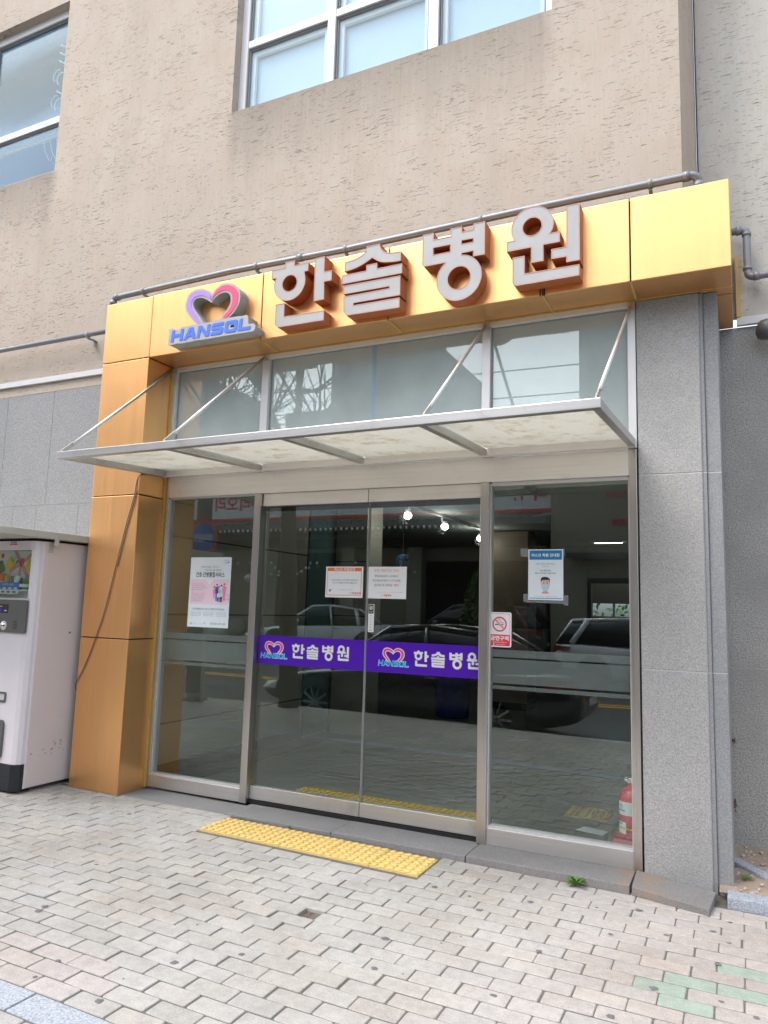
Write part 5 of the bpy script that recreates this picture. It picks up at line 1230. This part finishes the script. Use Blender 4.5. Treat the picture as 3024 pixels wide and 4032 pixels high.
    for x in (a+.012, -a-.006):
        m = MB(); m.box(x, x+.008, -.26, .26, .40 if x > 0 else .52, .50 if x > 0 else .62); pl = m.build('number_plate', M['white'], t)
    t.location = loc; t.rotation_euler = (0, 0, rz); return t
car('black saloon parked at the near kerb, seen mirrored in the doors', 'sedan', M['cblack'], (-.98, -5.72, -.30), PI, '')
car('silver grey off-road car on the far roadside, mirrored in the last pane', 'suv', M['cgrey'], (1.50, -14.0, -.30), 0, '')
car('dark grey off-road car beyond the black saloon, mirrored over the blue banner', 'suv', M['cdark'], (-4.0, -16.6, -.03), PI, '')
car('white saloon parked aslant before the shop, mirrored in the first door', 'sedan', M['cwhite'], (-8.9, -16.2, -.03), math.radians(153), '')
car('second white saloon farther along the shop front, mirrored behind the poster pane', 'sedan', M['cwhite'], (-15.6, -17.0, -.03), math.radians(170), '')

def tree(label, x, y, seed, h, r, lean):
    rnd = random.Random(seed); t = thing('bare_tree', (x, y, -.05), label, 'tree')
    tip = Vector((x+lean, y, h)); base = Vector((x, y, -.06))
    m = MB(); m.tube([base, base+Vector((0,0,.15)), lerp(base, tip, .35), lerp(base, tip, .7), tip], r, 12, r*.62); m.build('trunk', M['bark'], t)
    m = MB()
    def grow(p, d, l, rr, dep):
        if dep == 0 or rr < .002: return
        q = p + d*l*.5 + Vector((rnd.gauss(0,.05),rnd.gauss(0,.05),0))*l; e = p + d*l + Vector((rnd.gauss(0,.06),rnd.gauss(0,.06),rnd.gauss(.04,.04)))*l
        m.tube([p, q, e], rr, 5 if rr < .02 else 7, rr*.62, cap=False)
        for i in range(rnd.choice((2,3,3))):
            nd = (d + Vector((rnd.gauss(0,.5),rnd.gauss(0,.5),rnd.gauss(.12,.32)))).normalized()
            grow(lerp(q, e, rnd.uniform(.1,1)), nd, l*rnd.uniform(.58,.82), rr*.58, dep-1)
    for i in range(7):
        a = 2*PI*i/7 + rnd.uniform(-.3,.3); up = rnd.uniform(.7,1.6)
        grow(lerp(base, tip, rnd.uniform(.72,1.0)), Vector((math.cos(a),math.sin(a),up)).normalized(), rnd.uniform(1.0,1.5), r*.42, 5)
    m.build('crown', M['bark'], t, recalc=False)
tree('bare street tree at the kerb, mirrored in the middle transom window', -2.45, -4.30, 3, 3.9, .15, -.2)
tree('bare thin street tree, mirrored in the first transom window', -4.75, -4.25, 11, 3.6, .11, .25)
po = thing('utility_pole', (-3.97, -4.15, -.05), 'concrete utility pole on the pavement carrying the round parking sign', 'pole')
m = MB(); m.tube([(-3.97,-4.15,-.05),(-3.97,-4.15,9)], .125, 18, .09); m.build('shaft', M['concrete'], po); m = MB(); m.lathe((-3.97,-4.15,-.05), [(.20,0),(.20,.10),(.13,.16)], 18); m.build('base', M['concrete'], po)
ps = thing('parking_sign', (-3.80, -3.98, 0), 'round red rimmed blue no parking sign on a thin post', 'sign')
m = MB(); m.tube([(-3.72,-4.02,-.05),(-3.72,-4.02,2.55)], .028, 10); m.build('post', M['alu'], ps)
m = MB(); m.lathe((-3.83,-3.985,2.35), [(.265,0),(.265,-.006)], 36, 'y'); dsc = m.build('disc', M['red'], ps)
m = MB(); m.lathe((-3.83,-3.9785,2.35), [(.215,0),(.215,-.002)], 36, 'y'); m.build('blue_field', M['cobalt'], dsc)
m = MB(); text(m, '주차금지', -3.83, 2.35, -3.9755, w=.34, h=.11, bold=.03, flip=True); m.build('lettering', M['paper'], dsc, recalc=False)

sh = thing('restaurant', (-12, -19, 0), 'low beige restaurant with tiled eaves and a white sign board across the street', 'building')
B('wall', M['shop'], sh, (-34,-1.64,-24,-18.2,-.1,4.1)); B('recess', M['dark'], sh, (-11.6,-9.2,-18.19,-18.15,0,3.3), (-6.2,-2.6,-18.19,-18.15,0,3.0)); B('beam', M['idark'], sh, (-34,-2.0,-18.2,-17.9,3.45,3.75))
for x in (-17, -12, -8.9, -6.4, -2.3): B('column', M['iwall'], sh, (x-.25, x+.25, -18.148, -17.7, 0, 3.44))
m = MB(); m.hexa([(-34,-18.2,3.95),(-34,-16.0,3.92),(-1.64,-16.0,3.92),(-1.64,-18.2,3.95),(-34,-18.2,4.56),(-34,-16.0,4.12),(-1.64,-16.0,4.12),(-1.64,-18.2,4.56)])
for kx in range(111): m.tube([(-34+.29*kx,-15.98,4.13),(-34+.29*kx,-18.1,4.56)], .05, 6)
m.build('tiled_eave', M['rooft'], sh)
B('step', M['concrete'], sh, *[(-12.5,-9.5,-17.6+.3*i,-17.3+.3*i,-.03,.45-.12*i) for i in range(3)])
for x in (-11.83, -10.36):
    m = MB(); m.lathe((x,-16.1,2.28), [(.02,.15),(.11,.10),(.15,0),(.11,-.10),(.02,-.15)], 18); lp_ = m.build('globe_lamp', M['white'], sh); m = MB(); m.tube([(x,-16.1,2.43),(x,-16.1,4.1)], .01, 5); m.build('hanger', M['black'], lp_)
sg = thing('shop_sign', (-11, -17, 4.5), 'long white sign board with a red lower edge above the tiled eaves', 'sign')
B('board', M['paper'], sg, (-26,-1.66,-17.0,-16.8,4.44,5.6)); B('red_edge', M['red'], sg, (-26,-1.66,-17.0,-16.79,4.34,4.44))
m = MB(); text(m, '5252(우리오리)', -6.3, 4.95, -16.79, h=.42, bold=.02, flip=True); text(m, '우리오리', -12.9, 4.98, -16.79, h=.55, bold=.02, flip=True); text(m, '나 T.', -2.3, 4.92, -16.79, h=.5, bold=.03, flip=True); m.build('lettering', M['red'], sg, recalc=False)
gl = thing('string_lights', (-9, -15.9, 4), 'string of small white bulbs swagged along the restaurant eaves', 'string lights')
pts = [(-15.0+.19*i, 3.86) for i in range(62)]; sw = []
for s0 in (-14.7,-11.6,-10.75,-7.6):
    for i in range(10):
        t = i/9; sw.append((s0 + 2.6*t if s0 != -10.75 else s0+1.5*t, 2.78 - .45*4*t*(1-t)*.9))
m = MB()
for a, b in zip(pts, pts[1:]): m.tube([(a[0],-15.85,a[1]+.05),(b[0],-15.85,b[1]+.05)], .006, 4, cap=False)
for q in range(4):
    for a, b in zip(sw[q*10:q*10+10], sw[q*10+1:q*10+10]): m.tube([(a[0],-15.85,a[1]+.05),(b[0],-15.85,b[1]+.05)], .006, 4, cap=False)
m.build('wire', M['black'], gl)
m = MB(); m.lathe((0,0,0), [(.012,.05),(.035,.03),(.045,0),(.03,-.035),(.004,-.045)], 8)
b0 = m.build('bulb', M['white'], gl)
for i, (x, z) in enumerate((pts[::1] + sw)[:100]):
    o = b0 if i == 0 else copy_tree(b0, gl)
    o.location = Vector((x, -15.85, z)) - Vector(gl.location); 
b0.data.transform(Matrix.Translation(Vector(gl.location)))
rb = thing('butcher_shop', (3, -19, 0), 'taller beige shop with red lettering on its wall across the street', 'building')
B('wall', M['shop'], rb, (-1.62, 14, -24, -16.5, -.1, 7.4)); B('shutter', M['alu'], rb, (3.2,6.4,-16.49,-16.42,0,2.6)); B('door', M['dark'], rb, (-.6,1.6,-16.49,-16.45,0,2.4)); B('canopy', M['cdark'], rb, (-1.0,7,-16.49,-15.6,2.9,3.05))
m = MB(); text(m, '(자이지)', .45, 4.75, -16.47, h=.34, bold=.02, flip=True); text(m, '수육', .7, 4.3, -16.47, h=.22, bold=.02, flip=True); text(m, '양념육제조', .55, 3.95, -16.47, h=.2, bold=.02, flip=True); m.build('lettering', M['red'], rb, recalc=False)
def tower(name, label, x0, x1, y, h, mt, cols):
    t = thing(name, ((x0+x1)/2, y-4, 0), label, 'building'); B('wall', mt, t, (x0, x1, y-8, y, -.2, h))
    w = (x1-x0)/cols
    for r in range(3):
        for c in range(cols):
            B('window', M['towerglass'], t, (x0+w*(c+.2), x0+w*(c+.8), y+.002, y+.02, h-2.2-3*r, h-.8-3*r))
tower('apartment_block', 'dark apartment block mirrored in the middle transom window', -17.0, -10.4, -30, 15.0, M['tower'], 3)
tower('apartment_block', 'lower dark block stepping down beside the mirrored apartment block', -20.6, -17.02, -31, 12.6, M['tower'], 2)
tower('apartment_block', 'distant dark block at the edge of the first transom window', -44, -26.4, -30, 15.4, M['tower'], 5)
tower('apartment_block', 'dark tall block mirrored at the edge of the last transom window', -3.4, 3.5, -30, 17.5, M['tower'], 3)
tower('apartment_block', 'glassy office block mirrored in the dusty upper window', -60, -47, -34, 32, M['tower'], 4)
m = MB(); rnd = random.Random(9)
for _ in range(2600):
    a = rnd.uniform(0, 2*PI); zz = rnd.uniform(0, 2.55); r = (.78*(1 - (zz/2.7)**2)**.5 + .05)*rnd.uniform(.72, 1.05)
    c = Vector((-2.95+math.cos(a)*r, -14.9+math.sin(a)*r*.8, zz)); d = Vector((rnd.gauss(0,.5),rnd.gauss(0,.5),rnd.gauss(.5,.5))).normalized()*.075; s = d.orthogonal().normalized()*.03
    m.add([c-d,c+s,c+d,c-s],[(0,1,2,3)])
sb = thing('shrub', (-2.95,-14.9,0), 'dense rounded green shrub across the street, mirrored above the dark car', 'shrub'); m.build('foliage', M['hedge'], sb, recalc=False)
m = MB(); m.tube([(-2.95,-14.9,-.1),(-2.95,-14.9,1.8)], .06, 8, .02); m.build('stem', M['bark'], sb)
for i, (z0, z1, yy) in enumerate(((6.4,5.6,-6.0),(6.9,6.2,-6.3),(5.6,5.3,-7.0))):
    m = MB(); P0 = Vector((-30,yy,z0)); P1 = Vector((25,yy-1.5,z1)); m.tube([lerp(P0,P1,t/16) - Vector((0,0,1.1*4*(t/16)*(1-t/16))) for t in range(17)], .012, 5)
    tag(m.build('overhead_wire', M['black'], loc=(-2,yy,5)), ['upper overhead wire sagging across the street', 'topmost overhead wire sagging across the street', 'lowest overhead wire sagging across the street'][i], 'wire')

# ------------------------------------------------------------------ camera and light
cam = bpy.data.cameras.new('camera'); co = bpy.data.objects.new('camera', cam); COL.objects.link(co)
co.location = (3.27751, -4.52830, 1.40222); co.rotation_euler = [math.radians(a) for a in (97.42627, -1.69134, 25.65861)]
cam.sensor_fit = 'VERTICAL'; cam.sensor_height = 24; cam.sensor_width = 18; cam.lens = 2911.508*24/4032; cam.clip_start = .02; cam.clip_end = 1000
sc.camera = co
w = bpy.data.worlds.new('World'); sc.world = w; w.use_nodes = True
nt = w.node_tree; bg = nt.nodes['Background']
sky = nt.nodes.new('ShaderNodeTexSky'); sky.sky_type = 'NISHITA'; sky.sun_disc = False
sdir = Vector((-.36, -.38, .86)).normalized()
sky.sun_elevation = math.asin(sdir.z); sky.sun_rotation = math.atan2(sdir.x, sdir.y) % (2*PI); sky.dust_density = 3.0; sky.air_density = 1.0
hsv = nt.nodes.new('ShaderNodeHueSaturation'); hsv.inputs['Saturation'].default_value = .40
nt.links.new(sky.outputs['Color'], hsv.inputs['Color']); nt.links.new(hsv.outputs['Color'], bg.inputs['Color'])
bg.inputs['Strength'].default_value = .15
sl = bpy.data.lights.new('sun', 'SUN'); sl.energy = .5; sl.angle = math.radians(24); sl.color = (1, .975, .94)
so = bpy.data.objects.new('sun', sl); COL.objects.link(so); so.rotation_euler = (-sdir).to_track_quat('-Z', 'Y').to_euler(); so.location = (-5,-8,14)
sc.view_settings.view_transform = 'Standard'; sc.view_settings.look = 'None'; sc.view_settings.gamma = 1; sc.view_settings.exposure = 1.58
sc.render.engine = 'CYCLES'
cy = sc.cycles; cy.max_bounces = 9; cy.diffuse_bounces = 4; cy.glossy_bounces = 5; cy.transparent_max_bounces = 24; cy.caustics_reflective = False; cy.caustics_refractive = False; cy.use_denoising = True
